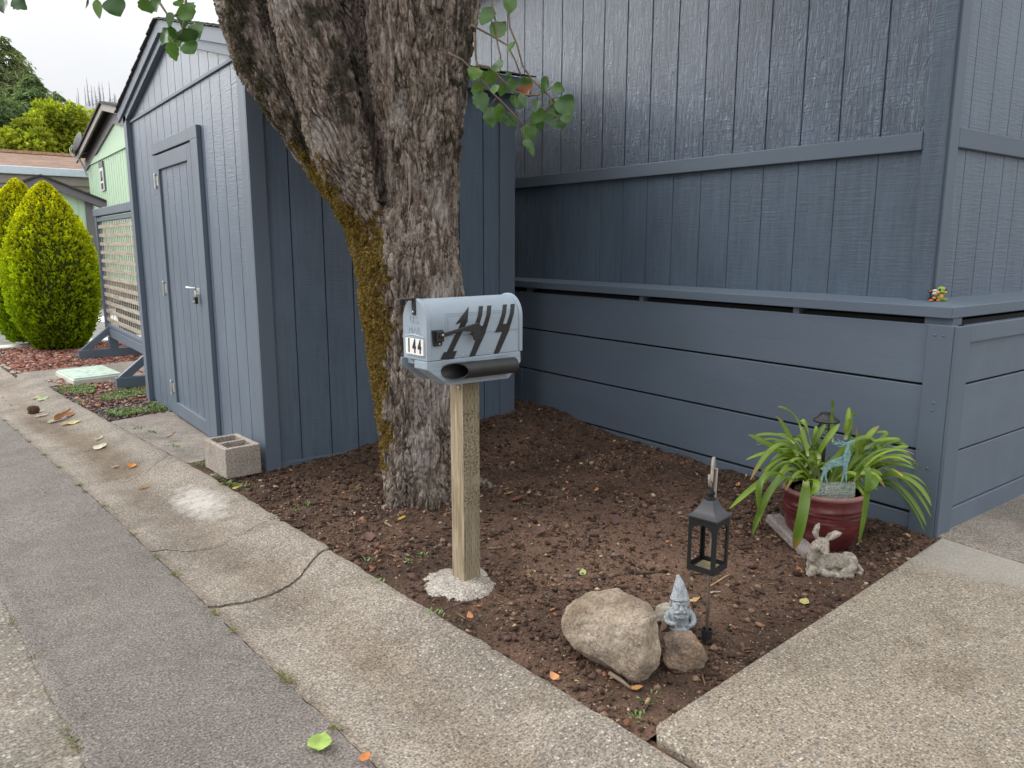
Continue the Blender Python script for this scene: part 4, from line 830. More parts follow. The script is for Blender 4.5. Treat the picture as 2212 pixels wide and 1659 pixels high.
leafset(LL, cl, DL, twig, .29994)
# ---- limbs and crown above the picture
heads = []
tops = [(PD(930, -380, D0+.05), .24), (PD(440, -380, D0+.15), .15), (PD(560, -380, D0), .15), (PD(715, -380, D0+.36), .10)]
for p, r in tops:
    for k in range(3):
        lm = MB(); a = random.uniform(0, 6.28); q = [p-np.array([0, 0, .2])]
        d = np.array([math.cos(a)*.55, math.sin(a)*.55, 1.])
        for j in range(4): q.append(q[-1]+d*random.uniform(.45, .65)); d = d+np.array([random.gauss(0, .25), random.gauss(0, .25), -.1])
        lm.tube(q, [r*.75, r*.55, r*.4, r*.25, r*.12], 9); heads += q[2:]; lm.build('limb', M_['twig'], tree, smooth=180)
# the hanging twigs grow from limbs above
for ends, D in (((-.0), DR), ((-1), DL)):
    for pl, cvv in [(x, cv) for x in TW[2:4]]*(D == DR)+[(x, cl) for x in (TL[0], TL[3], TL[4], TL[5])]*(D == DL):
        a = PD(*cvv(*pl[0]), D); h = min(heads, key=lambda q: np.linalg.norm(q-a-np.array([0, 0, 1.2]))); lm = MB(); lm.tube([h, (h+a)/2+np.array([0, 0, .25]), a], [.03, .015, .0065], 6); lm.build('limb', M_['twig'], tree, smooth=180)
hp = np.array(heads); n = 1700; c = hp[rng.integers(0, len(hp), n)]+rng.normal(0, 1, (n, 3))*np.array([.62, .62, .42]); c = c[c[:, 2] > 4.25]
vis = (c-CO)@CF > 0; py = 829.5-FPX*((c-CO)@CU)/np.maximum((c-CO)@CF, .01); c = c[~(vis & (py > -60))]; n = len(c)
d = rng.normal(0, 1, (n, 3)); d[:, 2] -= .6; d /= np.linalg.norm(d, axis=1)[:, None]; s_ = np.cross(d, rng.normal(0, 1, (n, 3))); s_ /= np.linalg.norm(s_, axis=1)[:, None]
L = rng.uniform(.09, .15, n)[:, None]
V = np.stack([c, c+d*L*.5+s_*L*.42, c+d*L, c+d*L*.5-s_*L*.42], 1).reshape(-1, 3)
rawmesh('crown', V, np.arange(n*4).reshape(-1, 4), M_['leaf'], tree, cols=np.repeat(palette(n, GREENS, [1]*5), 4, 0))
# ---------------------------------------------------------------- mailbox on its post
PU, PT = 2.013, 2.593; mp = UT(PU, PT); MZ = math.atan2(UN[1], UN[0])
box = thing('mailbox', 'grey rounded mailbox numbered 144 on a weathered square wooden post', 'mailbox', mp, MZ)
def mbx(**k): return MB()
def put(mb, name, mat, parent=box, **k): return mb.build(name, mat, parent, local=True, **k)
mb = MB(); mb.box((-.046, -.046, -.12), (.046, .046, .945)); put(mb, 'post', M_['post'], bevel=.004)
mb = MB(); n = 40; pr = []
for j in range(n):
    a = 2*math.pi*j/n; r = .160*(1+.22*noise.noise((math.cos(a)*1.7, math.sin(a)*1.7, 2.))+.16*noise.noise((math.cos(a)*5, math.sin(a)*5, 7.))); pr.append((r, a))
V = [(-.02, .0, .016)]; F = []
for k, (s_, zz) in enumerate(((.45, .014), (.75, .007), (.95, -.004), (1.12, -.03))):
    for r, a in pr: V.append((r*s_*math.cos(a)-.04, r*s_*math.sin(a)-.0, zz+.008*noise.noise((r*s_*math.cos(a)*14, r*s_*math.sin(a)*14, 3))))
F = [(0, 1+j, 1+(j+1) % n) for j in range(n)]+[(1+k*n+j, 1+(k+1)*n+j, 1+(k+1)*n+(j+1) % n, 1+k*n+(j+1) % n) for k in range(3) for j in range(n)]
mb.add(V, F); put(mb, 'footing', M_['footing'], smooth=180)
X0, X1 = 1.719-PU, 2.229-PU; W2 = .080; YM = 2.541-PT; ZB, ZS, ZT = 1.046, 1.195, 1.287
def arch(z): return W2 if z <= ZS else W2*math.sqrt(max(0, 1-((z-ZS)/(ZT-ZS))**2))
def archprof(g=0.): 
    out = [(-W2-g, ZB-g*.3), (-W2-g, ZS)]
    for k in range(1, 24): a = math.pi*(1-k/24); out.append(((W2+g)*math.cos(a), ZS+(ZT+g-ZS)*math.sin(a)))
    return out+[(W2+g, ZS), (W2+g, ZB-g*.3)]
fx = lambda y, z, d: (d, YM+y, z)
mb = MB(); mb.prism(archprof(0), X0+.018, X1-.006, fx); body = put(mb, 'mailbox_body', M_['mailside'], smooth=35)
mb = MB(); mb.prism(archprof(.006), X1-.020, X1, fx); put(mb, 'rear_rim', M_['mailgrey'], body, smooth=35, bevel=.003)
mb = MB(); mb.prism(archprof(-.0008), X0+.006, X0+.020, fx)
mb.prism(archprof(.0045), X0+.004, X0+.024, fx); mb.box((X0+.001, YM-W2+.012, ZB+.087), (X0+.01, YM+W2-.012, ZB+.094)); mb.box((X0+.002, YM-W2+.012, ZB+.012), (X0+.01, YM+W2-.012, ZB+.017))
mb.prism([(-W2+.012, ZB+.094), (0, ZB+.104), (W2-.012, ZB+.094)], X0-.001, X0+.006, fx)
mdoor = put(mb, 'door', M_['mailgrey'], smooth=35, bevel=.0025)
fd_ = lambda x, y, d: (X0+.004-d, YM-x*1., y)
mb = MB(); text_mesh('U.S.', .042, .003, lambda x, y, d: fd_(x, y+1.205, d), mb); text_mesh('MAIL', .042, .003, lambda x, y, d: fd_(x, y+1.163, d), mb); put(mb, 'embossed_letters', M_['mailgrey'], mdoor)
mb = MB(); mb.box((X0-.002, YM-.064, 1.066), (X0+.004, YM+.058, 1.131)); npl = put(mb, 'number_plate', M_['white'], mdoor)
mb = MB()
for k, ch in enumerate('144'): text_mesh(ch, .074, .0012, lambda x, y, d, k=k: (X0-.0025-d, YM-(x*.60+(k-1)*.037)-.003, y+1.0985), mb, bold=.0032)
put(mb, 'plate_digits', M_['decal'], npl)
mb = MB(); mb.box((X0-.001, YM-.012, 1.225), (X0+.005, YM+.012, 1.283)); mb.box((X0-.002, YM-.012, 1.283), (X0+.03, YM+.012, 1.296)); mb.tube([(X0+.0, YM, 1.288), (X0-.03, YM+.045, 1.286)], .007, 8); mb.box((X0-.040, YM+.035, 1.262), (X0-.014, YM+.062, 1.288)); put(mb, 'latch', M_['black'], mdoor, bevel=.002)
mb = MB(); ell(mb, (X0-.003, YM, 1.237), (.003, .005, .005), n=8); put(mb, 'screw', M_['steel'], mdoor, smooth=180)
# raised panel line on the side
cl_ = np.array(WM[box.name].inverted() @ Vector(CO))
def wrap(x, z, off):
    # outlines were measured on the flat plane of the side; carry each point on to the curved metal
    p = np.array([x, YM-W2-off, z]); d = p-cl_; lo, hi = 0., .12
    for _ in range(24):
        m = (lo+hi)/2; q = p+d*m
        if q[2] >= ZT-.004 or q[1]+off-1e-6 > YM-arch(q[2]): hi = m
        else: lo = m
    return tuple(p+d*lo)
def onside(pts, off, nm, mat, thick=.0012, par=body):
    """2D outline (x, z) in strips, wrapped on the curved side towards the walk"""
    mb = MB()
    for poly in pts:
        zs = sorted(set([p[1] for p in poly])); zz = list(np.arange(min(zs), max(zs), .008))+[max(zs)]; zz = sorted(set(zz+zs))
        def span(z):
            xs = []
            for (x0, z0), (x1, z1) in zip(poly, poly[1:]+poly[:1]):
                if abs(z1-z0) < 1e-9:
                    continue
                if min(z0, z1)-1e-9 <= z <= max(z0, z1)+1e-9: xs.append(x0+(x1-x0)*(z-z0)/(z1-z0))
            return (min(xs), max(xs)) if xs else None
        for a, b in zip(zz, zz[1:]):
            e_ = 1e-5; A = span(a+e_); B = span(b-e_)
            if not A or not B: continue
            mb.add([wrap(A[0], a, off), wrap(A[1], a, off), wrap(B[1], b, off), wrap(B[0], b, off)], [(0, 1, 2, 3)])
    o = put(mb, nm, mat, par); s_ = o.modifiers.new('t', 'SOLIDIFY'); s_.thickness = thick; s_.offset = 0; return o
u_ = lambda q: [(x-PU, z) for x, z in q]
one = [u_([(1.934,1.252),(1.866,1.184),(1.893,1.190),(1.927,1.190)]), u_([(1.896,1.192),(1.926,1.192),(1.850,1.074),(1.820,1.074)]), u_([(1.806,1.076),(1.872,1.076),(1.854,1.045),(1.788,1.049)])]
def four(x0): return [[(x0+x-PU, z) for x, z in p] for p in ([(0,1.251),(.022,1.251),(.016,1.212),(-.002,1.165),(-.026,1.165),(-.006,1.212)], [(.044,1.251),(.067,1.251),(.062,1.212),(.044,1.165),(.020,1.165),(.040,1.212)], [(-.025,1.169),(.0445,1.169),(.033,1.136),(-.045,1.136)], [(-.004,1.1365),(.033,1.1365),(-.023,1.047),(-.052,1.047)])]
for nm, pl in (('house_digit', one), ('house_digit', four(1.988)), ('house_digit', four(2.119))): onside(pl, .0022, nm, M_['decal'])
def line_(x0, x1, z0, z1): return u_([(x0, z0), (x1, z0), (x1, z1), (x0, z1)])
onside([line_(1.815, 2.17, 1.228, 1.231), line_(1.815, 1.819, 1.15, 1.23), line_(1.83, 2.16, 1.219, 1.2215), line_(1.828, 1.832, 1.16, 1.22), line_(1.82, 2.21, 1.142, 1.145)], .0010, 'pressed_panel_edge', M_['mailgrey'], .002)
ys = YM-W2
mb = MB(); mb.prism(u_([(1.746,1.168),(1.800,1.168),(1.793,1.104),(1.752,1.104)]), ys-.010, ys-.0005, lambda x, z, d: (x, d, z)); mb.box((1.757-PU, ys-.026, 1.122), (1.792-PU, ys-.0101, 1.165)); fl = put(mb, 'flag_bracket', M_['black'], bevel=.003)
mb = MB(); mb.prism(u_([(1.765,1.150),(1.785,1.157),(1.885,1.174),(1.958,1.187),(1.972,1.178),(1.972,1.120),(1.955,1.113),(1.938,1.116),(1.926,1.152),(1.880,1.158),(1.785,1.140),(1.768,1.140)]), ys-.034, ys-.0262, lambda x, z, d: (x, d, z)); flag = put(mb, 'flag', M_['black'], bevel=.0025)
for x, z, y in ((1.779, 1.149, ys-.035), (1.779, 1.112, ys-.0105)): mb = MB(); ell(mb, (x-PU, y, z), (.005, .003, .005), n=8); put(mb, 'screw', M_['steel'], fl, smooth=180)
for x, z in ((1.745,1.056),(1.845,1.056),(1.905,1.056),(1.925,1.056),(2.02,1.056),(2.045,1.056),(2.12,1.056),(2.19,1.057)): mb = MB(); ell(mb, (x-PU, ys-.0003, z), (.0035, .0018, .0035), n=8); put(mb, 'screw', M_['steel'], body, smooth=180)
brd = u_([(1.722,1.0435),(1.720,1.012),(1.828,.938),(2.148,.930),(2.220,.996),(2.218,1.0435)])
mb = MB(); mb.prism(brd, ys-.004, -.0465, lambda x, z, d: (x, d, z)); lab(put(mb, 'cradle_board', M_['mailwood'], bevel=.003), 'rough painted board under the mailbox, side with the tube')
mb = MB(); mb.prism(brd, .0465, YM+W2+.026, lambda x, z, d: (x, d, z)); put(mb, 'cradle_board', M_['mailwood'], bevel=.003)
mb = MB(); mb.box((X0+.03, -.0464, 1.018), (X1-.03, .0464, 1.0435)); put(mb, 'cradle_board', M_['mailwood'], bevel=.003)
# newspaper tube with a slanting mouth
mb = MB(); ty = ys-.004-.034; n = 32; V = []; rr = ((.0335, 0), (.0335, 1), (.0295, 1), (.0295, 0))
ax0, az0 = 1.832-PU, 1.000; ax1, az1 = 2.150-PU, .9935
for r, end in ((.034, 1), (.034, 0), (.030, 0), (.030, .95)):
    for j in range(n):
        a = 2*math.pi*j/n; x = ax0-.044*math.sin(a) if end == 0 else ax0+(ax1-ax0)*end
        V.append((x, ty+r*math.sin(a), az0+(az1-az0)*((x-ax0)/(ax1-ax0))+r*math.cos(a)))
F = [(k*n+j, k*n+(j+1) % n, (k+1)*n+(j+1) % n, (k+1)*n+j) for k in range(3) for j in range(n)]+[tuple(range(n)), tuple(3*n+j for j in range(n))]
mb.add(V, F); put(mb, 'newspaper_tube', M_['black'], smooth=35)
mb = MB(); st = []
for k in range(10): a = math.pi/2+math.pi*k/5; r = .011 if k % 2 == 0 else .0045; st.append((r*math.cos(a), r*math.sin(a)))
mb.prism(st, -.0465-.004+.0, -.0465, lambda x, z, d: (d+.0, x-.020, z+.898)); put(mb, 'star_ornament', M_['steel'])
# ---------------------------------------------------------------- small things in the bed
def gz(x, y): return float(soilz(x, y))
def ground_at(px, py):
    z = 0.
    for _ in range(4): p = G(px, py, z); z = gz(p[0], p[1])
    p[2] = z; return p
# cinder block
bz = -.006
b0 = UT(1.772, 4.808, bz); block = thing('cinder_block', 'upright concrete block with two square hollows by the shed corner', 'concrete block', b0, MZ)
mb = MB(); LX, LY, LZ = .236, .385, .202; t_ = .032
ho = [(t_, t_+.006, LX-t_, LY/2-.016), (t_, LY/2+.016, LX-t_, LY-t_-.006)]
xs = [0, t_, LX-t_, LX]; ys = [0, t_+.006, LY/2-.016, LY/2+.016, LY-t_-.006, LY]
V = [(x, y, z) for z in (0, LZ) for x in xs for y in ys]; F = []
id_ = lambda i, j, k: k*24+i*6+j
for i in range(3):
    for j in range(5):
        if (i == 1 and j in (1, 3)): 
            for (a, b) in (((i, j), (i+1, j)), ((i+1, j), (i+1, j+1)), ((i+1, j+1), (i, j+1)), ((i, j+1), (i, j))): F.append((id_(*b, 0), id_(*a, 0), id_(*a, 1), id_(*b, 1)))
        else:
            for k in (0, 1): F.append((id_(i, j, k), id_(i+1, j, k), id_(i+1, j+1, k), id_(i, j+1, k)))
per = [(i, 0) for i in range(3)]+[(3, j) for j in range(5)]+[(i, 5) for i in (3, 2, 1)]+[(0, j) for j in (5, 4, 3, 2, 1)]
for a, b in zip(per, per[1:]+per[:1]): F.append((id_(*a, 0), id_(*b, 0), id_(*b, 1), id_(*a, 1)))
mb.add(V, F); mb.build('block_shell', M_['block'], block, local=True, bevel=.006)
# boulders
def boulder(name, label, pts, c, mat, vox, amp, parent=None, sc=7., sm=6):
    bm = bmesh.new(); [bm.verts.new(p) for p in pts]; r = bmesh.ops.convex_hull(bm, input=bm.verts)
    loose = [v_ for v_ in bm.verts if not v_.link_faces]; bmesh.ops.delete(bm, geom=loose, context='VERTS')
    mb = MB(); bm.verts.index_update(); mb.add([v_.co for v_ in bm.verts], [tuple(v_.index for v_ in f.verts) for f in bm.faces]); bm.free()
    me = remeshed(mb, vox, sm, .5); v = mverts(me); nn = mnorms(me)
    d = np.array([amp*(noise.fractal(Vector(p)*sc+Vector((c[0]*9, 0, 0)), .8, 2., 5)) + amp*.35*(noise.voronoi(Vector(p)*sc*2.2)[0][0]-.4) for p in v])
    setverts(me, v+nn*d[:, None]); M = Matrix(((RH[0], FH[0], 0, c[0]), (RH[1], FH[1], 0, c[1]), (0, 0, 1, c[2]), (0, 0, 0, 1))); me.transform(M)
    o = meshpart(name, me, mat, None, 180); return tag(o, label, name.split('_')[-1] if parent is None else None)
def outline(P, D, under):
    """silhouette points with their own depths behind the front foot, as local right / back / up"""
    o = G(*P[0][:2], 0.); out = []
    for x, y, dd in P: q = PD(x, y, D+dd)-o; out.append((float(q@RH), float(q@FH), float(q[2])))
    return o, out+under
D_ = float(G(1372, 1470, 0.)@FH)
o, P = outline([(1372,1470,0),(1347,1463,.01),(1420,1442,.02),(1429,1400,.05),(1427,1328,.10),(1400,1302,.17),(1346,1277,.24),(1330,1269,.25),(1262,1284,.26),(1224,1306,.22),(1209,1335,.16),(1212,1368,.13),(1234,1392,.11),(1290,1408,.06),(1326,1440,.03),(1388,1345,.025),(1300,1338,.10),(1345,1352,.05),(1392,1420,-.01),(1250,1345,.13)], D_, [(0,.05,-.07),(.06,.2,-.06),(-.1,.25,-.06),(-.05,.1,-.06),(.08,.3,.1),(-.12,.34,.1)])
boulder('boulder', 'large tan flat-topped boulder left of the gnome', P, (o[0], o[1], 0.), M_['rock'], .006, .013, sm=1)
D_ = float(G(1480, 1451, 0.)@FH)
o, P = outline([(1480,1451,0),(1442,1440,.01),(1430,1425,.03),(1431,1395,.05),(1435,1376,.08),(1456,1363,.09),(1494,1362,.09),(1501,1371,.06),(1515,1395,.05),(1531,1425,.05),(1520,1440,.03),(1468,1386,.02),(1498,1392,.02),(1450,1370,.15),(1500,1380,.14)], D_, [(-.04,.06,-.05),(.05,.1,-.05),(0,.03,-.05)])
boulder('brown_stone', 'small rusty brown stone standing in front of the gnome', P, (o[0], o[1], 0.), M_['rockbrown'], .0042, .010, sc=14., sm=1)
p = G(1437, 1372, 0.)
boulder('pebble', 'finger-sized brown pebble wedged between boulder and small stone', [(-.02,0,0),(.02,0,0),(-.017,.0,.05),(.015,.0,.055),(0,-.02,.025),(0,.02,.02),(0,-.012,.06),(.018,-.008,.02)], (p[0], p[1], .012), M_['rockbrown'], .003, .003, sc=30., sm=3)
p = G(1440, 1345, 0.)
boulder('cobble', 'grey cobble half hidden behind boulder and gnome', [(-.06,0,0),(.05,0,0),(-.045,.0,.075),(.035,.0,.08),(0,-.05,.03),(0,.05,.02),(0,-.03,.07),(0,.04,.07)], (p[0], p[1], .0), M_['cobble'], .006, .005, sm=6)
# garden gnome: one cast body, hollow-eyed face, full beard, left hand on hip, right fist on a stick
g0 = ground_at(1464, 1372); g0[2] = max(g0[2], -.005); yaw = math.atan2(-CF[1], -CF[0])
gnome = thing('garden_gnome', 'pale grey bearded gnome with pointed hat, hand on hip, behind the brown stone', 'gnome', g0, yaw)
# local: +x faces the camera, +y is the figure's left (viewer's right)
mb = MB(); E_ = lambda c, r, **k: ell(mb, c, r, **k); T_ = lambda pts, r, n=10: mb.tube(pts, r, n)
E_((0,.0,.045), (.036,.044,.05)); E_((.006,0,.085), (.034,.040,.045)); E_((.006,-.024,.0), (.035,.02,.03)); E_((.006,.024,.0), (.035,.02,.03))
mb.tube([(.004,0,.036), (.004,0,.044)], [.046,.046], 20)
E_((.008,0,.128), (.031,.031,.034)); E_((.026,0,.108), (.018,.027,.026)); E_((.030,0,.088), (.015,.021,.026)); E_((.031,0,.066), (.009,.011,.020))
for k in range(9): a = (k-4)/4*.9; T_([(.037-.010*abs(a), a*.028, .112), (.047-.010*abs(a), a*.027+.003*math.sin(k*2), .092), (.040-.006*abs(a), a*.015, .060+.016*abs(a))], [.0055,.0050,.0022], 6)
T_([(.045,0,.114), (.043,.013,.1125), (.034,.030,.106)], [.006,.0065,.0025], 8); T_([(.045,0,.114), (.043,-.013,.1125), (.034,-.030,.106)], [.006,.0065,.0025], 8)
E_((.044,0,.124), (.0095,.0085,.0095)); E_((.038,0,.133), (.007,.005,.011))
for s in (-1, 1):
    E_((.033,s*.016,.122), (.009,.010,.009)); E_((.0335,s*.012,.137), (.0045,.0062,.0035)); T_([(.041,s*.004,.1445), (.039,s*.012,.1480), (.031,s*.022,.144)], [.0038,.0045,.0025], 6); E_((.004,s*.034,.132), (.006,.006,.013))
    E_((.0365,s*.012,.1372), (.0025,.0028,.0022))
T_([(.006,0,.150), (.004,0,.160)], [.037,.035], 20); T_([(.004,0,.158), (.002,.0,.180), (-.002,-.002,.205), (-.006,-.004,.228), (-.010,-.008,.244)], [.034,.029,.021,.0125,.005], 16)
T_([(.0,.034,.098), (.0,.052,.078), (.012,.058,.062)], [.0155,.014,.012]); T_([(.012,.058,.062), (.026,.046,.052), (.034,.034,.048)], [.012,.010,.008])
T_([(.0,-.034,.096), (.012,-.048,.074), (.024,-.046,.062)], [.015,.013,.012]); T_([(.024,-.046,.062), (.036,-.036,.064)], [.011,.009])
E_((.038,-.030,.064), (.010,.011,.012))
for k in range(4): T_([(.042,-.020-.0055*k,.071), (.049,-.021-.0055*k,.066), (.047,-.020-.0055*k,.058)], [.0034,.0034,.003], 6)
T_([(.042,-.016,.071), (.049,-.017,.074)], [.0036,.003], 6)
for k in range(4): T_([(.034,.036-.001*k,.052-.004*k), (.041,.027,.050-.0045*k)], [.003,.0025], 6)
T_([(.046,-.026,.070), (.046,-.014,.030), (.046,-.006,-.005)], [.006,.007,.008], 8)
for k in range(6): a = -1.0+k*.4; T_([(.010+.02*math.cos(a), .02*math.sin(a)*1.2, .10), (.033*math.cos(a), .045*math.sin(a), .05)], [.002,.003], 5)
me = remeshed(mb, .0016, 1, .3); v = mverts(me); v += mnorms(me)*np.array([.0009*noise.noise(Vector(p)*160) for p in v])[:, None]; setverts(me, v)
meshpart('gnome_body', me, M_['gnome'], gnome, 180, world=False)
mb = MB(); mb.prism([(-.010,.176), (.006,.180), (.003,.200), (-.004,.212), (-.013,.196)], 0, 1, lambda y, z, d: (.002+.032*(1-(z-.158)/.09)*.98-.0005+.002*d, y*.8+.002, z)); lab(mb.build('stain', M_['moss2'], gnome, local=True), 'brown worn patch on the hat')
# shepherd hook with its ground socket, and the lantern hanging on it
h0 = ground_at(1526, 1386); h0[2] = -.004; hook = thing('shepherd_hook', 'thin brown crook pole with black ground socket holding the lantern', 'hook', h0, yaw)
mb = MB(); mb.tube([(0,0,-.05), (0,-.002,.28), (0,.0,.42)], .0065, 8); mb.build('stake', M_['stake'], hook, local=True, smooth=180)
HT = .722
pts = [(0,.0,.40), (0,-.002,.55), (0,-.004,HT-.03)]
for k in range(9): a = math.pi*k/8; pts.append((.036-.036*math.cos(a), .004+.010*(1-math.cos(a)), HT-.03+.05*math.sin(a)))
pts += [(.074,.025,.69), (.078,.026,.664), (.088,.030,.652), (.098,.034,.658), (.102,.037,.676), (.102,.037,.700)]
pts = [(x, -y*1.25, z) for x, y, z in pts]
mb = MB(); mb.tube(pts, [.0062]*len(pts), 10, flat=.85); mb.build('crook', M_['rod'], hook, local=True, smooth=180)
mb = MB(); mb.lathe([(.0165,-.02), (.0185,0), (.0185,.03), (.0215,.031), (.0215,.052), (.017,.052), (.016,.03), (.0075,.028)], 24); mb.build('ground_socket', M_['black'], hook, local=True, smooth=40)
Lw = h0+np.array([math.cos(yaw)*.088, math.sin(yaw)*.088, 0])-np.array([-math.sin(yaw)*.028, math.cos(yaw)*.045, 0]); 
lan = thing('lantern', 'open black metal lantern with arched windows hanging from the crook', 'lantern', (Lw[0], Lw[1], .332), yaw+R(45)+R(3))
S = .0535; t_ = .0025; HB = .203; m_ = .0135
arch_ = [(-S+m_, .022), (-S+m_, HB-.055)]+[((S-m_)*-math.cos(a), HB-.055+(S-m_)*.78*math.sin(a)) for a in np.linspace(0, math.pi, 13)[1:-1]]+[(S-m_, HB-.055), (S-m_, .022)]
mb = MB()
def side(f):
    n = len(arch_); half = n//2
    for d0, d1 in ((0, t_),):
        mb.prism([(-S, 0), (S, 0), (S, .022), (-S, .022)], 0, t_, f); mb.prism([(-S, .0221), (-S+m_, .0221), (-S+m_, HB-.055), (-S, HB-.055)], 0, t_, f); mb.prism([(S-m_, .0221), (S, .0221), (S, HB-.055), (S-m_, HB-.055)], 0, t_, f)
    top = arch_[1:-1]
    for (x0, z0), (x1, z1) in zip(top, top[1:]): mb.prism([(x0, z0), (x1, z1), (x1, HB), (x0, HB)], 0, t_, f)
    mb.prism([(-S, HB-.0549), (-S+m_, HB-.0549), (-S+m_, HB), (-S, HB)], 0, t_, f); mb.prism([(S-m_, HB-.0549), (S, HB-.0549), (S, HB), (S-m_, HB)], 0, t_, f)
side(lambda x, z, d: (x, -S+d, z)); side(lambda x, z, d: (x, S-d, z)); side(lambda x, z, d: (-S+d-.0003, x*.995, z)); side(lambda x, z, d: (S-d+.0003, x*.995, z))
mb.build('frame', M_['lantern'], lan, local=True)
mb = MB(); mb.box((-S+.003,-S+.003,.004), (S-.003,S-.003,.008)); mb.build('floor_plate', M_['lantern'], lan, local=True)
mb = MB(); mb.box((-.034,-.034,.0085), (.034,.034,.012)); mb.build('candle_tray', plain('rusty_wax_tray', (.16,.13,.07), .6, .5, 40), lan, local=True)
mb = MB(); V = []; prof = [(S+.005, HB-.002), (S+.006, HB+.004), (S*.84, HB+.013), (S*.62, HB+.029), (S*.46, HB+.047), (S*.36, HB+.061), (S*.30, HB+.063)]
for r, z in prof: V += [(-r,-r,z), (r,-r,z), (r,r,z), (-r,r,z)]
mb.add(V, [(4*k+j, 4*k+(j+1) % 4, 4*k+4+(j+1) % 4, 4*k+4+j) for k in range(len(prof)-1) for j in range(4)]+[(24,25,26,27), (3,2,1,0)]); roof_ = mb.build('lantern_roof', M_['roofmetal'], lan, local=True, smooth=30)
mb = MB(); mb.lathe([(.019,HB+.063), (.020,HB+.067), (.014,HB+.071), (.013,HB+.079), (.017,HB+.081), (.017,HB+.088), (.011,HB+.092), (.006,HB+.098), (.001,HB+.101)], 20); mb.build('finial', M_['lantern'], lan, local=True, smooth=35)
mb = MB(); ring = [(.024*math.cos(a)*.75, -.024*math.cos(a)*.75, HB+.104+.026*math.sin(a)) for a in np.linspace(-.9*math.pi/2, 1.9*math.pi-.9*math.pi/2+.2, 26)]; mb.tube(ring, .0022, 8); mb.build('hanging_ring', M_['lantern'], lan, local=True, smooth=180)
# ---------------------------------------------------------------- flower pot, lily, sign, solar light, fawn, slab
pc = np.array([3.535, 2.05, gz(3.535, 2.05)-.01]); DPOT = float(pc@FH)
pot_ = thing('flower_pot', 'oxblood glazed clay pot in the corner of the bed', 'pot', pc)
mb = MB(); mb.lathe([(.135,0), (.150,.02), (.172,.07), (.188,.12), (.196,.170), (.1975,.186), (.192,.190), (.199,.196), (.199,.208), (.193,.212), (.199,.218), (.198,.232), (.194,.238), (.196,.262), (.199,.278)], 64); mb.build('pot_body', M_['pot'], pot_, local=True, smooth=50)
mb = MB(); mb.lathe([(.199,.278), (.207,.286), (.207,.298), (.200,.304), (.188,.302), (.183,.29), (.182,.25)], 64); mb.build('rim', M_['rim'], pot_, local=True, smooth=50)
mb = MB(); mb.lathe([(.186,.268), (.12,.285), (.05,.292), (.001,.294)], 32); mb.build('potting_soil', M_['soil'], pot_, local=True, smooth=180)
zv = lambda X, Y: (1493.1+.29994*X, 829.5+.29994*Y)
AG = [((760,520),(705,395),(615,232),62),((740,560),(590,462),(410,366),56),((745,490),(620,485),(396,548),48),((790,330),(725,215),(622,166),34),((775,640),(650,440),(428,690),52),((745,620),(640,590),(530,716),58),((760,700),(620,640),(278,896),50),((745,700),(520,680),(500,1010),44),((735,700),(600,730),(440,1086),50),((825,705),(808,900),(745,1190),76),((850,690),(900,720),(855,822),46),((920,540),(850,480),(740,588),56),((850,650),(940,580),(1012,640),46),((740,430),(620,370),(460,370),30),((1210,520),(1255,420),(1355,302),60),((1190,620),(1195,480),(1187,305),34),((1130,450),(1290,400),(1374,568),56),((1230,560),(1400,440),(1508,400),50),((1230,440),(1350,410),(1490,394),34),((1240,520),(1420,480),(1566,450),44),((1290,590),(1460,520),(1617,562),38),((1240,660),(1360,580),(1472,602),48),((1270,660),(1480,560),(1692,622),40),((1290,690),(1560,660),(1716,792),48),((1290,710),(1540,680),(1727,876),50),((1290,720),(1500,680),(1727,958),50),((1290,735),(1490,740),(1692,1018),46),((1280,745),(1490,780),(1678,1062),44),((1180,700),(1270,640),(1205,1158),46),((1200,650),(1310,700),(1236,812),70),((1020,420),(1010,240),(1022,118),30),((1100,400),(1120,270),(1137,168),34),((1110,400),(1150,280),(1177,208),40),((890,520),(900,400),(968,290),40),((905,560),(960,430),(1068,288),44),((1350,620),(1440,630),(1508,712),36),((1190,620),(1240,560),(1200,720),36),((840,520),(815,400),(790,302),34),((860,430),(820,300),(785,262),40),((830,470),(780,380),(732,400),44),((860,480),(890,400),(900,300),36),((940,620),(1040,540),(1146,428),50),((1230,600),(1350,520),(1100,450),46),((1260,640),(1330,560),(1352,520),40),((1140,520),(1140,420),(1130,302),46),((1280,600),(1440,580),(1612,610),38),((1260,560),(1400,420),(1560,460),40),((790,620),(720,540),(650,510),40),((900,600),(860,560),(940,548),38),((820,600),(900,500),(915,580),34),((1250,470),(1400,370),(1330,350),34)]
AG = [a for a in AG if a[2] != (1100, 450)]
agp = thing('lily_plant', 'clump of arching green strap leaves filling the red pot', 'plant', pc+np.array([0, 0, .27]))
GA = [(.13,.205,.020), (.16,.25,.024), (.10,.17,.022), (.20,.28,.028), (.14,.22,.03)]
mb = MB(); rs_ = random.Random(5)
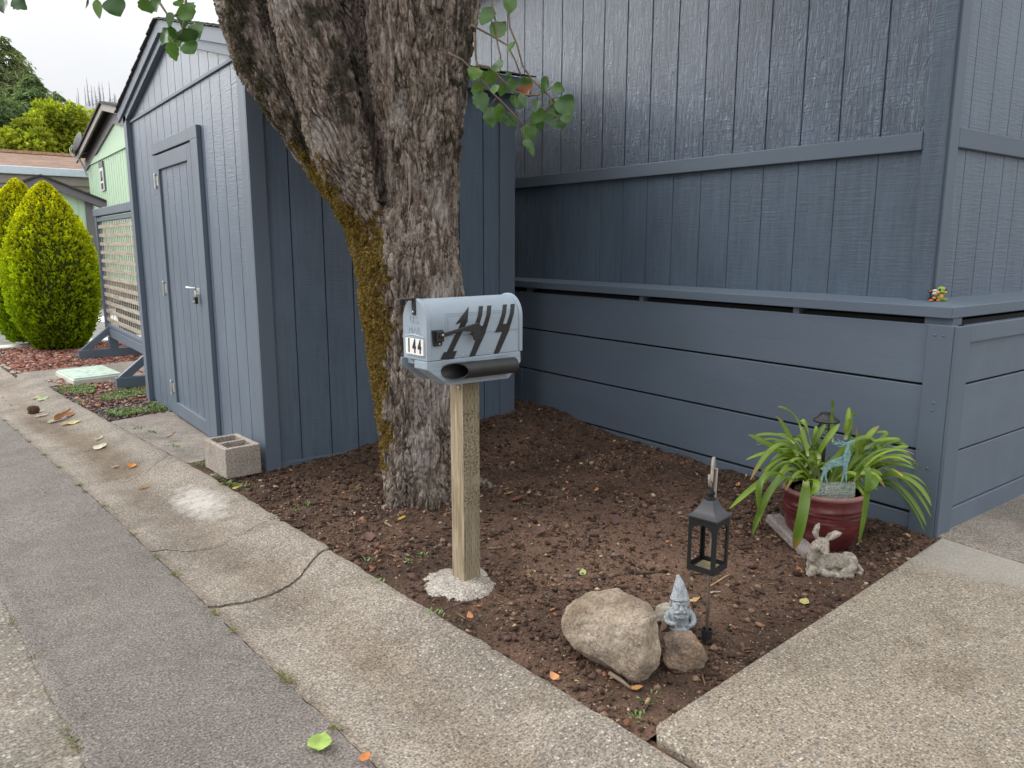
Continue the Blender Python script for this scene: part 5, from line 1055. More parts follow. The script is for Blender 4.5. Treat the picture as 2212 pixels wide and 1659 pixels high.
def strap(P, wd, col, ydn=0):
    k = 15; i0 = len(mb.v); vs = []; brown = rs_.random() < .28; tw_ = rs_.uniform(-.5, .5)
    for j in range(k):
        t = j/(k-1); q = P[0]*(1-t)**2+P[1]*2*t*(1-t)+P[2]*t*t; d = (P[1]-P[0])*(1-t)+(P[2]-P[1])*t; d = Vector(d).normalized()
        side = d.cross(Vector((0, 0, 1))+Vector(-FH)*.35)
        side = side.normalized() if side.length > .01 else Vector(RH); up = side.cross(d).normalized(); side, up = side*math.cos(tw_*t)+up*math.sin(tw_*t), up*math.cos(tw_*t)-side*math.sin(tw_*t)
        w_ = wd*(.55+.45*min(1, t*3))*(1 if t < .72 else math.sqrt(max(.02, 1-((t-.72)/.28)**2)))
        for s, h in ((-1, .22), (-.5, .06), (0, 0), (.5, .06), (1, .22)): vs.append(Vector(q)+side*s*w_/2+up*h*w_)
    mb.v += [tuple(q) for q in vs]
    for j in range(k-1):
        for c in range(4): mb.f.append((i0+j*5+c, i0+j*5+c+1, i0+j*5+c+6, i0+j*5+c+5)); mb.m.append(0)
    for j in range(k):
        t = j/(k-1); cc_ = [x*(1+.25*t) for x in col]
        if brown and t > .9: cc_ = (.30,.19,.07)
        if t < .14: cc_ = [a*(1-f_)+b*f_ for a, b, f_ in zip(cc_, (.42,.44,.22), [(.14-t)/.14]*3)]
        mb.c += [tuple(cc_)]*5
for (a, b, c, wd) in AG:
    dd = rs_.uniform(-.06, .10); back = -.20 if (c[1] > 950 or (c[1] > 800 and 600 < c[0] < 1300)) else (-.10 if c[1] > 650 else rs_.uniform(-.1, .14))
    if c[0] > 1400: back = rs_.uniform(-.16, .05)
    A = PD(*zv(*a), DPOT+rs_.uniform(-.03, .05)+(-.06 if back < -.15 else 0)); B_ = PD(*zv(*b), DPOT+(dd+back)*.5); C_ = PD(*zv(*c), DPOT+back)
    if back < -.15 and c[1] > 780: A = PD(*zv(*a), DPOT-.14); B_ = PD(*zv(*b), DPOT-.27); C_ = PD(*zv(*c), DPOT-.26)
    C_[0] = min(C_[0], 4.05); B_[0] = min(B_[0], 4.03)
    ctl = 2*B_-.5*(A+C_)
    strap((A, ctl, C_), wd*.29994*DPOT/1650*.98, rs_.choice(GA))
for k in range(95):          # the inner and back leaves
    a = rs_.uniform(0, 6.283); b0 = pc+np.array([math.cos(a)*rs_.uniform(.02, .12), math.sin(a)*rs_.uniform(.02, .12), .27]); L = rs_.uniform(.22, .42); d = np.array([math.cos(a), math.sin(a), 0])
    if d@-FH > .5: L *= .6
    if d@-FH > .8: continue
    C_ = b0+d*L*.75+np.array([0, 0, L*rs_.uniform(.1, .75)]); C_[0] = min(C_[0], 4.05); B_ = b0+d*L*.3+np.array([0, 0, L*.85]); B_[0] = min(B_[0], 4.04)
    q_ = C_-CO; X_ = 1106+FPX*(q_@CR)/(q_@CF); Y_ = 829.5-FPX*(q_@CU)/(q_@CF)
    if 1725 < X_ < 1830 and Y_ < 985: continue
    strap((b0, B_, C_), rs_.uniform(.017, .025), rs_.choice(GA))
strap((PD(*zv(1440, 610), DPOT-.05), PD(*zv(1490, 640), DPOT-.08), PD(*zv(1525, 668), DPOT-.09)), .016, (.45,.36,.05))
mb.build('strap_leaves', M_['agap'], agp, smooth=180, recalc=False)
# verdigris deer sign
sg0 = PD(1811, 1060, DPOT-.135); sign = thing('deer_sign', 'verdigris metal sign of an antlered deer over lettered plate, in the pot', 'sign', sg0, yaw+R(90))
sv_ = lambda X, Y: ((1686.65+.23345*X-1811)*(DPOT-.135)/1650*1.01, (1060-(884.8+.23345*Y))*(DPOT-.135)/1650*1.03)
DEER = [(648,262),(641,276),(617,298),(606,330),(612,380),(619,420),(615,455),(600,485),(598,520),(595,580),(605,640),(608,672),(595,672),(588,620),(575,590),(565,640),(562,672),(550,672),(560,600),(562,540),(552,505),(520,508),(470,518),(440,530),(410,568),(405,610),(428,672),(412,672),(390,610),(388,580),(374,620),(368,672),(352,672),(362,600),(368,570),(385,522),(395,492),(430,467),(480,446),(540,420),(560,396),(570,340),(572,312),(558,296),(590,280),(620,266)]
fS = lambda x, z, d: (*[0]*0, x, d, z)
mb = MB(); mb.prism([sv_(*q) for q in DEER], -.003, .003, lambda x, z, d: (x, d, z))
for pl in ([(575,300),(530,305),(492,292),(447,264)], [(535,305),(510,285),(488,250)], [(505,298),(470,300),(440,296)], [(560,298),(530,322),(490,322)], [(575,296),(545,285),(520,268)], [(470,278),(455,285)]):
    mb.tube([(sv_(*q)[0], 0, sv_(*q)[1]) for q in pl], [.004]*(len(pl)-1)+[.0015], 6)
mb.build('deer_silhouette', M_['verdigris'], sign, local=True)
top = [(300,690)]+[(300+k*13+6, 668+random.uniform(-12, 8)) if k % 2 else (300+k*13, 684) for k in range(1, 30)]+[(690,690),(690,850),(300,850)]
mb = MB(); mb.prism([sv_(*q) for q in top], -.004, .004, lambda x, z, d: (x, d, z)); plate_ = mb.build('sign_plate', M_['plate'], sign, local=True)
mb = MB(); cx_ = sv_(482, 726)
text_mesh('DEER', .026, .005, lambda x, y, d: (x*1.15+cx_[0], -.0045-d, y+cx_[1]), mb); cx_ = sv_(482, 770); text_mesh('CROSSING', .026, .005, lambda x, y, d: (x*1.0+cx_[0], -.0045-d, y+cx_[1]), mb); mb.build('raised_letters', plain('lightened_raised_letters', (.46,.50,.43), .6, .15, 40), plate_, local=True)  # letters coloured lighter than the plate in place of light on their edges
# solar light standing in the pot
sl = PD(1775, 1040, DPOT+.10); zt = float(PD(1775, 908, DPOT+.10)[2]); rr_ = .060
sol = thing('solar_light', 'black solar garden light with mushroom cap above the lily leaves', 'solar light', (sl[0], sl[1], zt))
mb = MB(); mb.lathe([(rr_*1.08,-.004), (rr_*1.10,.002), (rr_*.95,.010), (rr_*.72,.018), (rr_*.60,.030), (rr_*.56,.036), (.001,.037)], 32); mb.lathe([(rr_*1.05,-.006), (.02,-.004)], 32); cap = mb.build('cap', M_['lampblack'], sol, local=True, smooth=40)
mb = MB(); mb.box((-.024,-.024,.0372), (.024,.024,.040)); mb.build('solar_panel', M_['panel'], cap, local=True, bevel=.001)
mb = MB(); mb.lathe([(.030,-.085), (.030,-.006)], 24); mb.build('lens', M_['glass'], sol, local=True, smooth=40)
mb = MB()
for z in (-.035, -.068): mb.tube([(.041*math.cos(a), .041*math.sin(a), z) for a in np.linspace(0, 2*math.pi, 25)], .003, 6)
for k in range(5): a = k*1.2566+.3; mb.tube([(.036*math.cos(a), .036*math.sin(a), -.005), (.036*math.cos(a), .036*math.sin(a), -.092)], .0032, 6)
mb.lathe([(.040,-.092), (.040,-.088), (.02,-.098), (.008,-.11)], 20); mb.tube([(0,0,-.1), (0,0,-.42)], .008, 8); mb.build('cage', M_['lampblack'], sol, local=True, smooth=50)
# lying fawn
f0 = ground_at(1793, 1240); f0[2] -= .004
fawn = thing('fawn_statue', 'weathered stone fawn lying in front of the red pot, ears up', 'statue', f0, yaw+R(90))
# local: x to the viewer's right, -y towards the camera
mb = MB()
ell(mb, (.02,.03,.006), (.128,.062,.026)); ell(mb, (.055,.03,.050), (.082,.048,.042), ry=R(8)); ell(mb, (.085,.022,.056), (.050,.042,.048)); ell(mb, (-.01,.03,.048), (.06,.046,.036)); ell(mb, (-.055,.02,.040), (.052,.042,.040))
mb.tube([(-.055,.02,.045), (-.078,.01,.085), (-.078,.004,.125), (-.066,0,.152)], [.042,.033,.028,.027], 14)
ell(mb, (-.052,-.004,.160), (.034,.028,.027), rz=R(-12)); mb.tube([(-.05,-.010,.158), (-.050,-.038,.140), (-.048,-.054,.126)], [.028,.021,.014], 12); ell(mb, (-.048,-.056,.127), (.012,.010,.010))
mb.tube([(-.068,.006,.172), (-.079,.012,.205), (-.072,.012,.232), (-.064,.010,.252)], [.012,.028,.026,.006], 10, flat=.5); mb.tube([(-.034,.004,.170), (-.008,.008,.186), (.022,.008,.202), (.042,.008,.204)], [.012,.027,.026,.007], 10, flat=.5)
mb.tube([(-.06,-.02,.03), (-.03,-.045,.022), (.03,-.05,.016), (.09,-.04,.012)], [.020,.017,.014,.011], 10); mb.tube([(.10,.0,.045), (.06,-.034,.034), (.02,-.048,.018)], [.026,.020,.012], 10); mb.tube([(.13,.02,.04), (.145,.0,.02), (.12,-.03,.012)], [.014,.012,.014], 8)
mb.tube([(-.07,.0,.03), (-.10,-.02,.016), (-.115,-.02,.006)], [.026,.020,.012], 10)
for s in (-1, 1): ell(mb, (-.052+s*.019,-.024,.164), (.006,.005,.006))
me = remeshed(mb, .0030, 3, .5); v = mverts(me); v += mnorms(me)*np.array([.0014*noise.fractal(Vector(p)*55, 1., 2., 3) for p in v])[:, None]; setverts(me, v)
meshpart('fawn_body', me, M_['fawn'], fawn, 180, world=False)
s0 = ground_at(1702, 1172); a_ = ground_at(1662, 1138); b_ = ground_at(1745, 1198); d = (b_-a_); an = math.atan2(d[1], d[0]); L = float(np.hypot(d[0], d[1]))
slb = thing('stone_wedge', 'mauve grey stone bar leaning against the foot of the red pot', 'stone', (s0[0], s0[1], gz(s0[0], s0[1])), an)
mb = MB(); mb.prism([(-L/2-.01, .055), (L/2, .0), (L/2, .042), (-L/2+.01, .105)], -.035, .045, lambda x, z, d: (x, d+.01, z-.015)); o = mb.build('stone_bar', M_['slabstone'], slb, local=True, bevel=.008)
# two little toys on the ledge corner
def toy(nm, lb, px, py, cat):
    d = ray(px, py); q = CO+d*3.
    for s_ in np.linspace(3., 5.5, 2000):
        q = CO+d*s_; zc_ = 1.195+.027*max(0, min((q[0]-4.056)/.164, (q[1]-1.747)/.183))
        if q[2] <= zc_: break
    q[2] += .001; return thing(nm, lb, cat, q, yaw)
k_ = .0004*1.0
sc_ = 3.93/1650*.0625*1.02       # metres per zoom pixel of the close look
mk = toy('monkey_toy', 'tiny navy and orange monkey figurine on the ledge corner', 2015.5, 650.5, 'toy'); P = lambda X, Y, x=0: (x*sc_, (X-840)*sc_, (855-Y)*sc_)
mb = MB(); ell(mb, P(840,540), tuple(np.array((110,125,130))*sc_)); ell(mb, P(840,720), tuple(np.array((80,100,130))*sc_)); ell(mb, P(870,400), tuple(np.array((35,30,25))*sc_))
for s in (-1, 1): mb.tube([P(840+s*90,680), P(840+s*160,730), P(840+s*150,800,40)], [30*sc_,34*sc_,28*sc_], 8); ell(mb, P(840+s*150,525), tuple(np.array((25,45,50))*sc_)); mb.tube([P(840+s*60,790), P(840+s*120,820,60)], [45*sc_,40*sc_], 8)
mb.build('body', M_['toyblack'], mk, local=True, smooth=180)
mb = MB(); ell(mb, P(840,590,70), tuple(np.array((55,100,68))*sc_)); ell(mb, P(840,505,70), tuple(np.array((45,92,58))*sc_)); mb.build('face', M_['toyface'], mk, local=True, smooth=180)
mb = MB(); [ell(mb, P(840+s*42,530,112), tuple(np.array((8,14,18))*sc_)) for s in (-1, 1)]; mb.build('eyes', M_['toyblack'], mk, local=True, smooth=180)
mb = MB(); ell(mb, P(825,745,75), tuple(np.array((20,70,48))*sc_)); mb.build('belly', M_['toyorange'], mk, local=True, smooth=180)
for s in (-1, 1):
    mb = MB(); ell(mb, P(840+s*125,825,95), tuple(np.array((18,75,32))*sc_)); mb.build('foot', M_['toyorange'], mk, local=True, smooth=180)
    mb = MB(); ell(mb, P(840+s*150,522,22), tuple(np.array((10,24,26))*sc_)); mb.build('ear', M_['toyorange'], mk, local=True, smooth=180)
tt_ = toy('turtle_toy', 'tiny green and amber turtle figurine beside the monkey', 2029.5, 650.5, 'toy'); P = lambda X, Y, x=0: (x*sc_, (X-1240)*sc_, (860-Y)*sc_)
mb = MB(); ell(mb, P(1260,480), tuple(np.array((130,155,120))*sc_)); ell(mb, P(1240,545,90), tuple(np.array((70,95,50))*sc_)); ell(mb, P(1235,760), tuple(np.array((90,120,110))*sc_)); mb.tube([P(1310,800), P(1400,815,20), P(1480,800,30)], [60*sc_,48*sc_,30*sc_], 8)
for k in range(3): ell(mb, P(1480,765+k*35,30), tuple(np.array((20,28,15))*sc_))
mb.tube([P(1150,700), P(1080,680), P(1040,620)], [40*sc_,40*sc_,35*sc_], 8); mb.build('body', M_['toygreen'], tt_, local=True, smooth=180)
mb = MB(); [ell(mb, P(1240+s*120,560,60), tuple(np.array((70,70,55))*sc_)) for s in (-1, 1)]; ell(mb, P(1240,700,85), tuple(np.array((30,70,95))*sc_)); mb.build('amber_parts', M_['toyyellow'], tt_, local=True, smooth=180)
mb = MB(); [ell(mb, P(1260+s*105,470,100), tuple(np.array((25,32,52))*sc_)) for s in (-1, 1)]; ell(mb, P(1230,600,100), tuple(np.array((20,50,14))*sc_)); mb.build('eyes', M_['toyblack'], tt_, local=True, smooth=180)
# ---------------------------------------------------------------- fallen leaves and sticks, each by itself
def fallen(label, px, py, L, W, col, z=None, rot=None, curl=.3, grp=None, cat='leaf', name='fallen_leaf'):
    zz = -.05
    if z is None:
        for _ in range(3):
            p = G(px, py, zz); u, t = utof(p)
            zz = float(gp(u)+zg(t))+.002 if u < E2 and t > 1.3 else (0.0 if t < 1.34 else gz(p[0], p[1]))
            if u < E1: zz = -.046+float(zg(t))
    else: zz = z
    p = G(px, py, zz+.003); a = rot if rot is not None else random.uniform(0, 6.283); d = np.array([math.cos(a), math.sin(a), 0]); mb = MB()
    leafmesh(mb, p-d*L/2+np.array([0, 0, .002]), p+d*L/2+np.array([0, 0, random.uniform(.002, .012)]), W, (random.uniform(-.2, .2), random.uniform(-.2, .2), 1), col, random.uniform(.05, curl), -random.uniform(.1, .5)*curl*2)
    return tag(mb.build(name, M_['litter'], None, smooth=180, recalc=False), label, cat, grp)
A_ = fallen
A_('bright green lobed leaf lying flat on the asphalt edge', 692, 1605, .075, .075, (.30,.42,.11), z=-.035, rot=.9, curl=.15)
A_('curled brown leaf, largest of the heap in the gutter', 136, 905, .17, .09, (.26,.12,.05), rot=.5, curl=.7)
A_('brown leaf with upturned tip at the heap in the gutter', 152, 897, .13, .07, (.30,.13,.07), rot=1.1, curl=.8)
A_('pale yellow leaf below the brown heap in the gutter', 160, 914, .12, .07, (.55,.50,.22), rot=.1, curl=.3)
A_('buff leaf left of the yellow one in the gutter', 118, 911, .12, .07, (.45,.42,.26), rot=.2, curl=.4)
A_('tan pointed leaf right of the yellow one in the gutter', 144, 916, .11, .06, (.50,.33,.20), rot=.6, curl=.4)
A_('pale green leaf furthest up the gutter', 92, 863, .13, .08, (.40,.50,.28), rot=.7, curl=.4)
A_('white-backed leaf beside the pale green one up the gutter', 80, 861, .11, .06, (.52,.47,.36), rot=.2, curl=.4)
A_('grey-green leaf by the cone in the gutter', 80, 891, .14, .07, (.36,.42,.32), rot=-.2, curl=.3)
A_('pinkish leaf between the cone and the brown heap', 90, 899, .12, .05, (.42,.27,.2), rot=-.1, curl=.3)
A_('cream leaf lying alone in the dirty gutter dip', 217, 967, .11, .08, (.62,.58,.44), rot=.5, curl=.3)
A_('buff leaf behind the cream one in the gutter', 214, 948, .09, .04, (.5,.42,.28), rot=.8, curl=.4)
A_('orange leaf standing up in the gutter before the block', 284, 1008, .07, .06, (.62,.25,.06), rot=1.2, curl=.7)
A_('small pink leaf left of the orange one in the gutter', 250, 1009, .06, .03, (.48,.3,.24), rot=.3, curl=.4)
A_('narrow brown leaf in the gutter below the orange one', 313, 1054, .08, .03, (.34,.2,.09), rot=.1, curl=.6)
A_('dark brown leaf on the concrete pad before the shed door', 371, 945, .09, .04, (.13,.075,.04), rot=.2, curl=.6, z=-.02)
A_('orange-red leaf on asphalt at the bottom edge of the picture', 790, 1637, .04, .03, (.55,.20,.07), rot=.6, curl=.5, z=-.035)
A_('yellow leaf at the bed edge beside the concrete block', 512, 1054, .06, .03, (.62,.45,.13), rot=.1, curl=.3)
A_('pale green leaf on bare soil between post and crook', 1259, 1238, .05, .032, (.36,.42,.16), rot=.8, curl=.4)
A_('orange leaf on soil, left of the lantern top', 1289, 1060-1+0, .05, .025, (.48,.22,.08), rot=.5, curl=.4)
A_('yellow leaf lying on the ledge above the skirting', 1716, 626, .045, .03, (.45,.30,.06), z=1.212, rot=1.8, curl=.5)
A_('orange leaf on soil under the lily leaves', 1594, 1048, .05, .022, (.55,.28,.10), rot=.3, curl=.3)
A_('rusty leaf at the front of the fawn', 1727, 1234, .045, .035, (.48,.19,.08), rot=1.3, curl=.5)
A_('tan leaf behind the gnome and crook', 1500, 1298, .06, .03, (.52,.36,.16), rot=-.2, curl=.4)
A_('brown curled leaf on soil between boulder and walkway', 1375, 1490, .05, .025, (.42,.22,.08), rot=-.7, curl=.7)
A_('rust scrap of leaf at bed tip nearest the gutter', 1197, 1462, .045, .03, (.52,.24,.11), rot=1.5, curl=.3)
A_('dull purple-brown leaf on soil between kerb and tree', 795, 1163, .10, .07, (.15,.085,.075), rot=1.3, curl=.5)
A_('yellow leaf on soil in front of the tree', 868, 1121, .06, .03, (.40,.27,.05), rot=.2, curl=.4)
A_('russet long leaf on soil right of the post', 1120, 1082, .12, .05, (.17,.075,.05), rot=-.3, curl=.5)
A_('yellow-edged leaf beside the russet one right of the post', 1098, 1069, .08, .03, (.36,.26,.08), rot=-.5, curl=.4)
A_('crumpled dark leaf, right of the concrete footing', 1168, 1152, .10, .07, (.13,.075,.065), rot=.4, curl=.8)
A_('crumpled purple leaf in the bare middle of the bed', 1330, 1128, .09, .05, (.12,.07,.065), rot=.7, curl=.9)
A_('yellow-green leaf on soil close to the walkway edge', 1738, 1302, .04, .04, (.40,.36,.14), rot=.3, curl=.2)
A_('curled tan leaf on soil against the foot of the trunk', 983, 1096, .06, .025, (.38,.22,.12), rot=1.2, curl=.6)
A_('orange scrap at the bed edge below the footing', 1015, 1333, .04, .025, (.46,.2,.09), rot=1.2, curl=.4)
A_('brown scrap beside the gutter, above the seedlings', 800, 1230, .055, .03, (.36,.15,.07), rot=-.3, curl=.7)
cn_ = G(74, 890, -.05); cone = MB(); cone.lathe([(.008,-.05), (.028,-.03), (.034,0), (.026,.03), (.006,.05)], 12, Matrix.Translation(Vector((cn_[0], cn_[1], -.035))) @ Matrix.Rotation(R(85), 4, 'Y'))
for k in range(60):
    a = k*2.4; h = -.045+.09*k/60; r = .033*math.sqrt(max(.05, 1-(h/.055)**2)); q = Vector((cn_[0]+h, cn_[1]+r*math.cos(a), -.03+r*math.sin(a))); cone.tube([q, q+Vector((-.012, math.cos(a)*.010, math.sin(a)*.010))], [.008,.003], 5)
tag(cone.build('pine_cone', plain('brown_cone', (.12,.07,.04), .85, .3, 30), smooth=50), 'small brown cone lying among the gutter leaves', 'cone')
def stick(label, pix, r, col):
    pts = [np.append(ground_at(x, y)[:2], 0) for x, y in pix]
    for q in pts: q[2] = gz(q[0], q[1])+r+.004
    mb = MB(); mb.tube(pts, [r]*(len(pts)-1)+[r*.6], 6); return tag(mb.build('stick', plain('stick_wood_'+str(len(label)), col, .85, .3, 20), smooth=180), label, 'stick')
stick('brown stick poking out from under the front of the boulder', [(1315, 1460), (1340, 1476), (1360, 1492)], .008, (.19,.14,.10))
stick('thin curved tan twig right of the crook', [(1528, 1272), (1546, 1262), (1566, 1250), (1577, 1243)], .0035, (.38,.25,.13))
stick('short white twig close behind the crook', [(1533, 1283), (1556, 1281)], .003, (.6,.56,.5))
stick('thin brown twig lying at the front of the footing', [(960, 1320), (1000, 1305), (1035, 1298)], .003, (.09,.06,.045))
# ---------------------------------------------------------------- beyond the shed
TX = 1.95; tz = -.1
tre = thing('trellis_screen', 'freestanding slate blue frame holding raw wooden lattice on braced feet', 'trellis', (TX, 11., tz))
y0, y1 = 9.1, 12.62
mb = MB(); mb.box((TX-.05, y0, 1.89), (TX+.05, y1+.04, 1.995)); mb.build('top_rail', M_['paint'], tre, bevel=.006)
mb = MB(); mb.box((TX-.03, y0, 1.815), (TX+.03, y1-.10, 1.872)); mb.build('top_rail', M_['paint'], tre, bevel=.004)
mb = MB(); mb.box((TX-.035, y1-.095, .19), (TX+.035, y1, 1.888)); mb.build('side_post', M_['paint'], tre, bevel=.004)
mb = MB(); mb.box((TX-.035, y0, .19), (TX+.035, y0+.095, 1.888)); mb.build('side_post', M_['paint'], tre, bevel=.004)
mb = MB(); mb.box((TX-.045, y0+.1, .19), (TX+.045, y1-.1, .305)); mb.build('bottom_rail', M_['paint'], tre, bevel=.004)
mb = MB(); mb.box((TX-.028, y0+.1, .309), (TX+.028, y1-.1, .355)); mb.build('bottom_rail', M_['paint'], tre, bevel=.004)
mb = MB()
for k in range(12): z = .43+k*.1195; mb.box((TX-.016, y0+.096, z-.024), (TX-.004, y1-.10+random.uniform(-.0, .004), z+.024))
for k in range(28): y = y0+.13+k*.118; mb.box((TX-.0035, y-.014, .357), (TX+.0015, y+.014, 1.812))
mb.build('lattice', M_['lattice'], tre)
for yf in (12.25, 9.45):
    mb = MB(); mb.box((TX-.46, yf-.045, tz), (TX+.46, yf+.045, tz+.125)); mb.build('foot', M_['paint'], tre, bevel=.008)
    mb = MB(); mb.box((TX-.06, yf-.044, tz+.126), (TX+.06, yf+.044, .188)); mb.build('foot_post', M_['paint'], tre, bevel=.005)
    for s in (-1, 1): mb = MB(); mb.beam((TX+s*.40, yf, tz+.10), (TX+s*.03, yf, .30), .085, .06, (0,1,0)); mb.build('brace', M_['paint'], tre, bevel=.004)
# green plastic meter lid
lp = [G(X*.175, 691.25+Y*.175, -.055) for X, Y in ((685,640), (905,755), (1525,678), (1270,572))]
lc = sum(lp)/4; lidt = thing('meter_box', 'pale green plastic utility lid in a cream rim in the weedy gravel', 'utility lid', (lc[0], lc[1], -.13))
sq = lambda k, z: [(lc[0]+(p[0]-lc[0])*k, lc[1]+(p[1]-lc[1])*k, z) for p in lp]
mb = MB(); mb.add(sq(1.04, -.14)+sq(1., -.048), [(0,1,2,3), (4,5,6,7)]+[(i, (i+1) % 4, 4+(i+1) % 4, 4+i) for i in range(4)]); mb.build('rim', M_['lidrim'], lidt, bevel=.008)
mb = MB(); mb.add(sq(.95, -.0475)+sq(.94, -.032), [(0,1,2,3), (4,5,6,7)]+[(i, (i+1) % 4, 4+(i+1) % 4, 4+i) for i in range(4)])
e1 = (lp[3]-lp[0]); e2 = (lp[1]-lp[0])
for a, b, w_, h_ in ((.35,.30,.10,.03), (.50,.42,.08,.05), (.42,.58,.09,.03), (.56,.62,.05,.05), (.52,.84,.40,.02), (.84,.14,.04,.06), (.20,.80,.05,.04)):
    q = lambda u, v_, z: tuple((lp[0]+e1*u+e2*v_)[:2])+(z,)
    mb.add([q(a-w_/2,b-h_/2,-.0318), q(a+w_/2,b-h_/2,-.0318), q(a+w_/2,b+h_/2,-.0318), q(a-w_/2,b+h_/2,-.0318), q(a-w_/2,b-h_/2,-.029), q(a+w_/2,b-h_/2,-.029), q(a+w_/2,b+h_/2,-.029), q(a-w_/2,b+h_/2,-.029)], [(4,5,6,7)]+[(i, (i+1) % 4, 4+(i+1) % 4, 4+i) for i in range(4)])
mb.build('cover', M_['lid'], lidt)
# golden conical shrubs
def shrub(c, Rr, H, label, seed):
    t = thing('conical_shrub', label, 'shrub', c, 0, 'golden shrubs at the far end of the street'); r_ = np.random.default_rng(seed)
    fz = lambda h: np.interp(h, [0, .05, .15, .3, .42, .55, .7, .84, .93, .98, 1], [.50, .66, .84, .97, 1., .95, .78, .52, .30, .13, .02])
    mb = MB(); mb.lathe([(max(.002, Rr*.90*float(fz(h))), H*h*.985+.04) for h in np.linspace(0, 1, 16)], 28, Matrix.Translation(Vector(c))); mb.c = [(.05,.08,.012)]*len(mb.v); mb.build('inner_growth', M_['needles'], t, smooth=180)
    mb = MB(); mb.tube([Vector(c)+Vector((0,0,-.05)), Vector(c)+Vector((0,0,.3))], .07, 8); mb.build('stem', M_['trunkfar'], t)
    n = 11500; h = r_.uniform(0, 1, n*2); h = h[r_.uniform(0, 1, n*2) < fz(h)+.05][:n]; n = len(h); a = r_.uniform(0, 6.283, n)
    lump = np.array([noise.noise((math.cos(q)*2.4, math.sin(q)*2.4, w_*5+seed)) for q, w_ in zip(a, h)]); fine = np.array([noise.noise((math.cos(q)*9, math.sin(q)*9, w_*19+seed)) for q, w_ in zip(a, h)])
    r = Rr*fz(h)*(1+.075*lump+.03*fine)*np.where(r_.uniform(size=n) < .05, r_.uniform(1., 1.07, n), r_.uniform(.86, 1.0, n)); P = np.stack([c[0]+r*np.cos(a), c[1]+r*np.sin(a), c[2]+H*h+.03], -1)
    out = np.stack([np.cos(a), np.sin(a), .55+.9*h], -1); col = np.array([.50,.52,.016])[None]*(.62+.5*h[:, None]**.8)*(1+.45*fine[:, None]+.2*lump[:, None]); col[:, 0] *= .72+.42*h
    V = []; C = []
    for k in range(4):
        d = out+r_.normal(0, .42, (n, 3)); d /= np.linalg.norm(d, axis=1)[:, None]; s_ = np.cross(d, r_.normal(0, 1, (n, 3))); s_ /= np.linalg.norm(s_, axis=1)[:, None]
        L = r_.uniform(.030, .070, n)[:, None]; w_ = L*.24; V.append(np.stack([P-d*L*.5-s_*w_*.4, P-d*L*.5+s_*w_*.4, P+d*L*.4+s_*w_, P+d*L*.4-s_*w_], 1)); C.append(np.repeat((col*r_.uniform(.7, 1.3, (n, 1)))[:, None], 4, 1))
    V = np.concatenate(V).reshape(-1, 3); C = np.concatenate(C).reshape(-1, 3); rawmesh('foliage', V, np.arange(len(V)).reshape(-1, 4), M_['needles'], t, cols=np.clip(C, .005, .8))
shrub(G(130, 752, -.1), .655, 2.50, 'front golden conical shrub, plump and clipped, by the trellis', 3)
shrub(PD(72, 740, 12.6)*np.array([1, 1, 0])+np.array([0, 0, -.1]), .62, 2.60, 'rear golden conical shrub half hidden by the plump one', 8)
# bin behind the lattice
bc = PD(288, 735, 13.4); bc[2] = -.05; bn = thing('waste_bin', 'dark teal plastic bin glimpsed through the lattice', 'bin', bc, .6)
mb = MB(); mb.add([(-.14,-.14,0), (.14,-.14,0), (.14,.14,0), (-.14,.14,0), (-.18,-.18,.55), (.18,-.18,.55), (.18,.18,.55), (-.18,.18,.55)], [(3,2,1,0), (4,5,6,7), (0,1,5,4), (1,2,6,5), (2,3,7,6), (3,0,4,7)]); mb.build('bin_body', M_['teal'], bn, local=True, bevel=.02)
mb = MB(); mb.box((-.20,-.20,.552), (.20,.20,.60)); mb.build('lid', M_['teal'], bn, local=True, bevel=.015)
# mint green shed
DS = 18.; s0 = PD(117, 650, DS); s0[2] = .22; rS = ray(135, 500); yawS = math.atan2(rS[1], rS[0])-math.pi/2
gs = thing('mint_shed', 'small mint green shed with grey trim behind the golden shrubs', 'shed', s0, yawS)
lx = lambda px: (px-117)*DS/1650*.865; lz = lambda px, py: float(PD(px, py, DS)[2])-.22
hw = lx(221); ez = lz(221, 432); az = lz(110, 392)
mb = MB(); mb.prism([(-hw, -.1), (hw, -.1), (hw, ez), (-.06, az), (-hw, ez)], 0, 3.2, lambda x, z, d: (x, d, z)); wl = mb.build('wall', M_['mint'], gs, local=True)
mb = MB()
for k in range(-3, 4): mb.box((k*.34-.005, -.004, .2), (k*.34+.005, -.0005, ez+.1*(3-abs(k))))
mb.build('panel_seams', plain('mint_seam', (.36,.52,.37), .7, .1), wl, local=True)
mb = MB(); mb.box((-hw-.02, -.03, .15), (-hw+.17, -.0005, ez)); mb.build('corner_trim', M_['minttrim'], gs, local=True)
mb = MB(); mb.box((hw-.16, -.03, .15), (hw+.02, -.0005, ez)); mb.build('corner_trim', M_['minttrim'], gs, local=True)
mb = MB(); mb.box((-hw-.02, -.035, -.2), (hw+.02, -.0005, .15)); mb.build('base_trim', M_['fascia'], gs, local=True)
for s in (-1, 1):
    xe = s*(hw+.30); sl_ = (az-ez)/hw; ztop = az+.10
    ze = ztop-sl_*abs(xe)
    mb = MB(); mb.prism([(-.06*0, ztop), (xe, ze), (xe, ze-.17), (0, ztop-.17)], -.16, -.05, lambda x, z, d: (x, d, z)); mb.build('rake_board', M_['minttrim'], gs, local=True)
    mb = MB(); mb.prism([(0, ztop+.05), (xe, ze+.05), (xe, ze+.005), (0, ztop+.005)], -.2, 3.4, lambda x, z, d: (x, d, z)); mb.build('roof', M_['shingle'], gs, local=True)
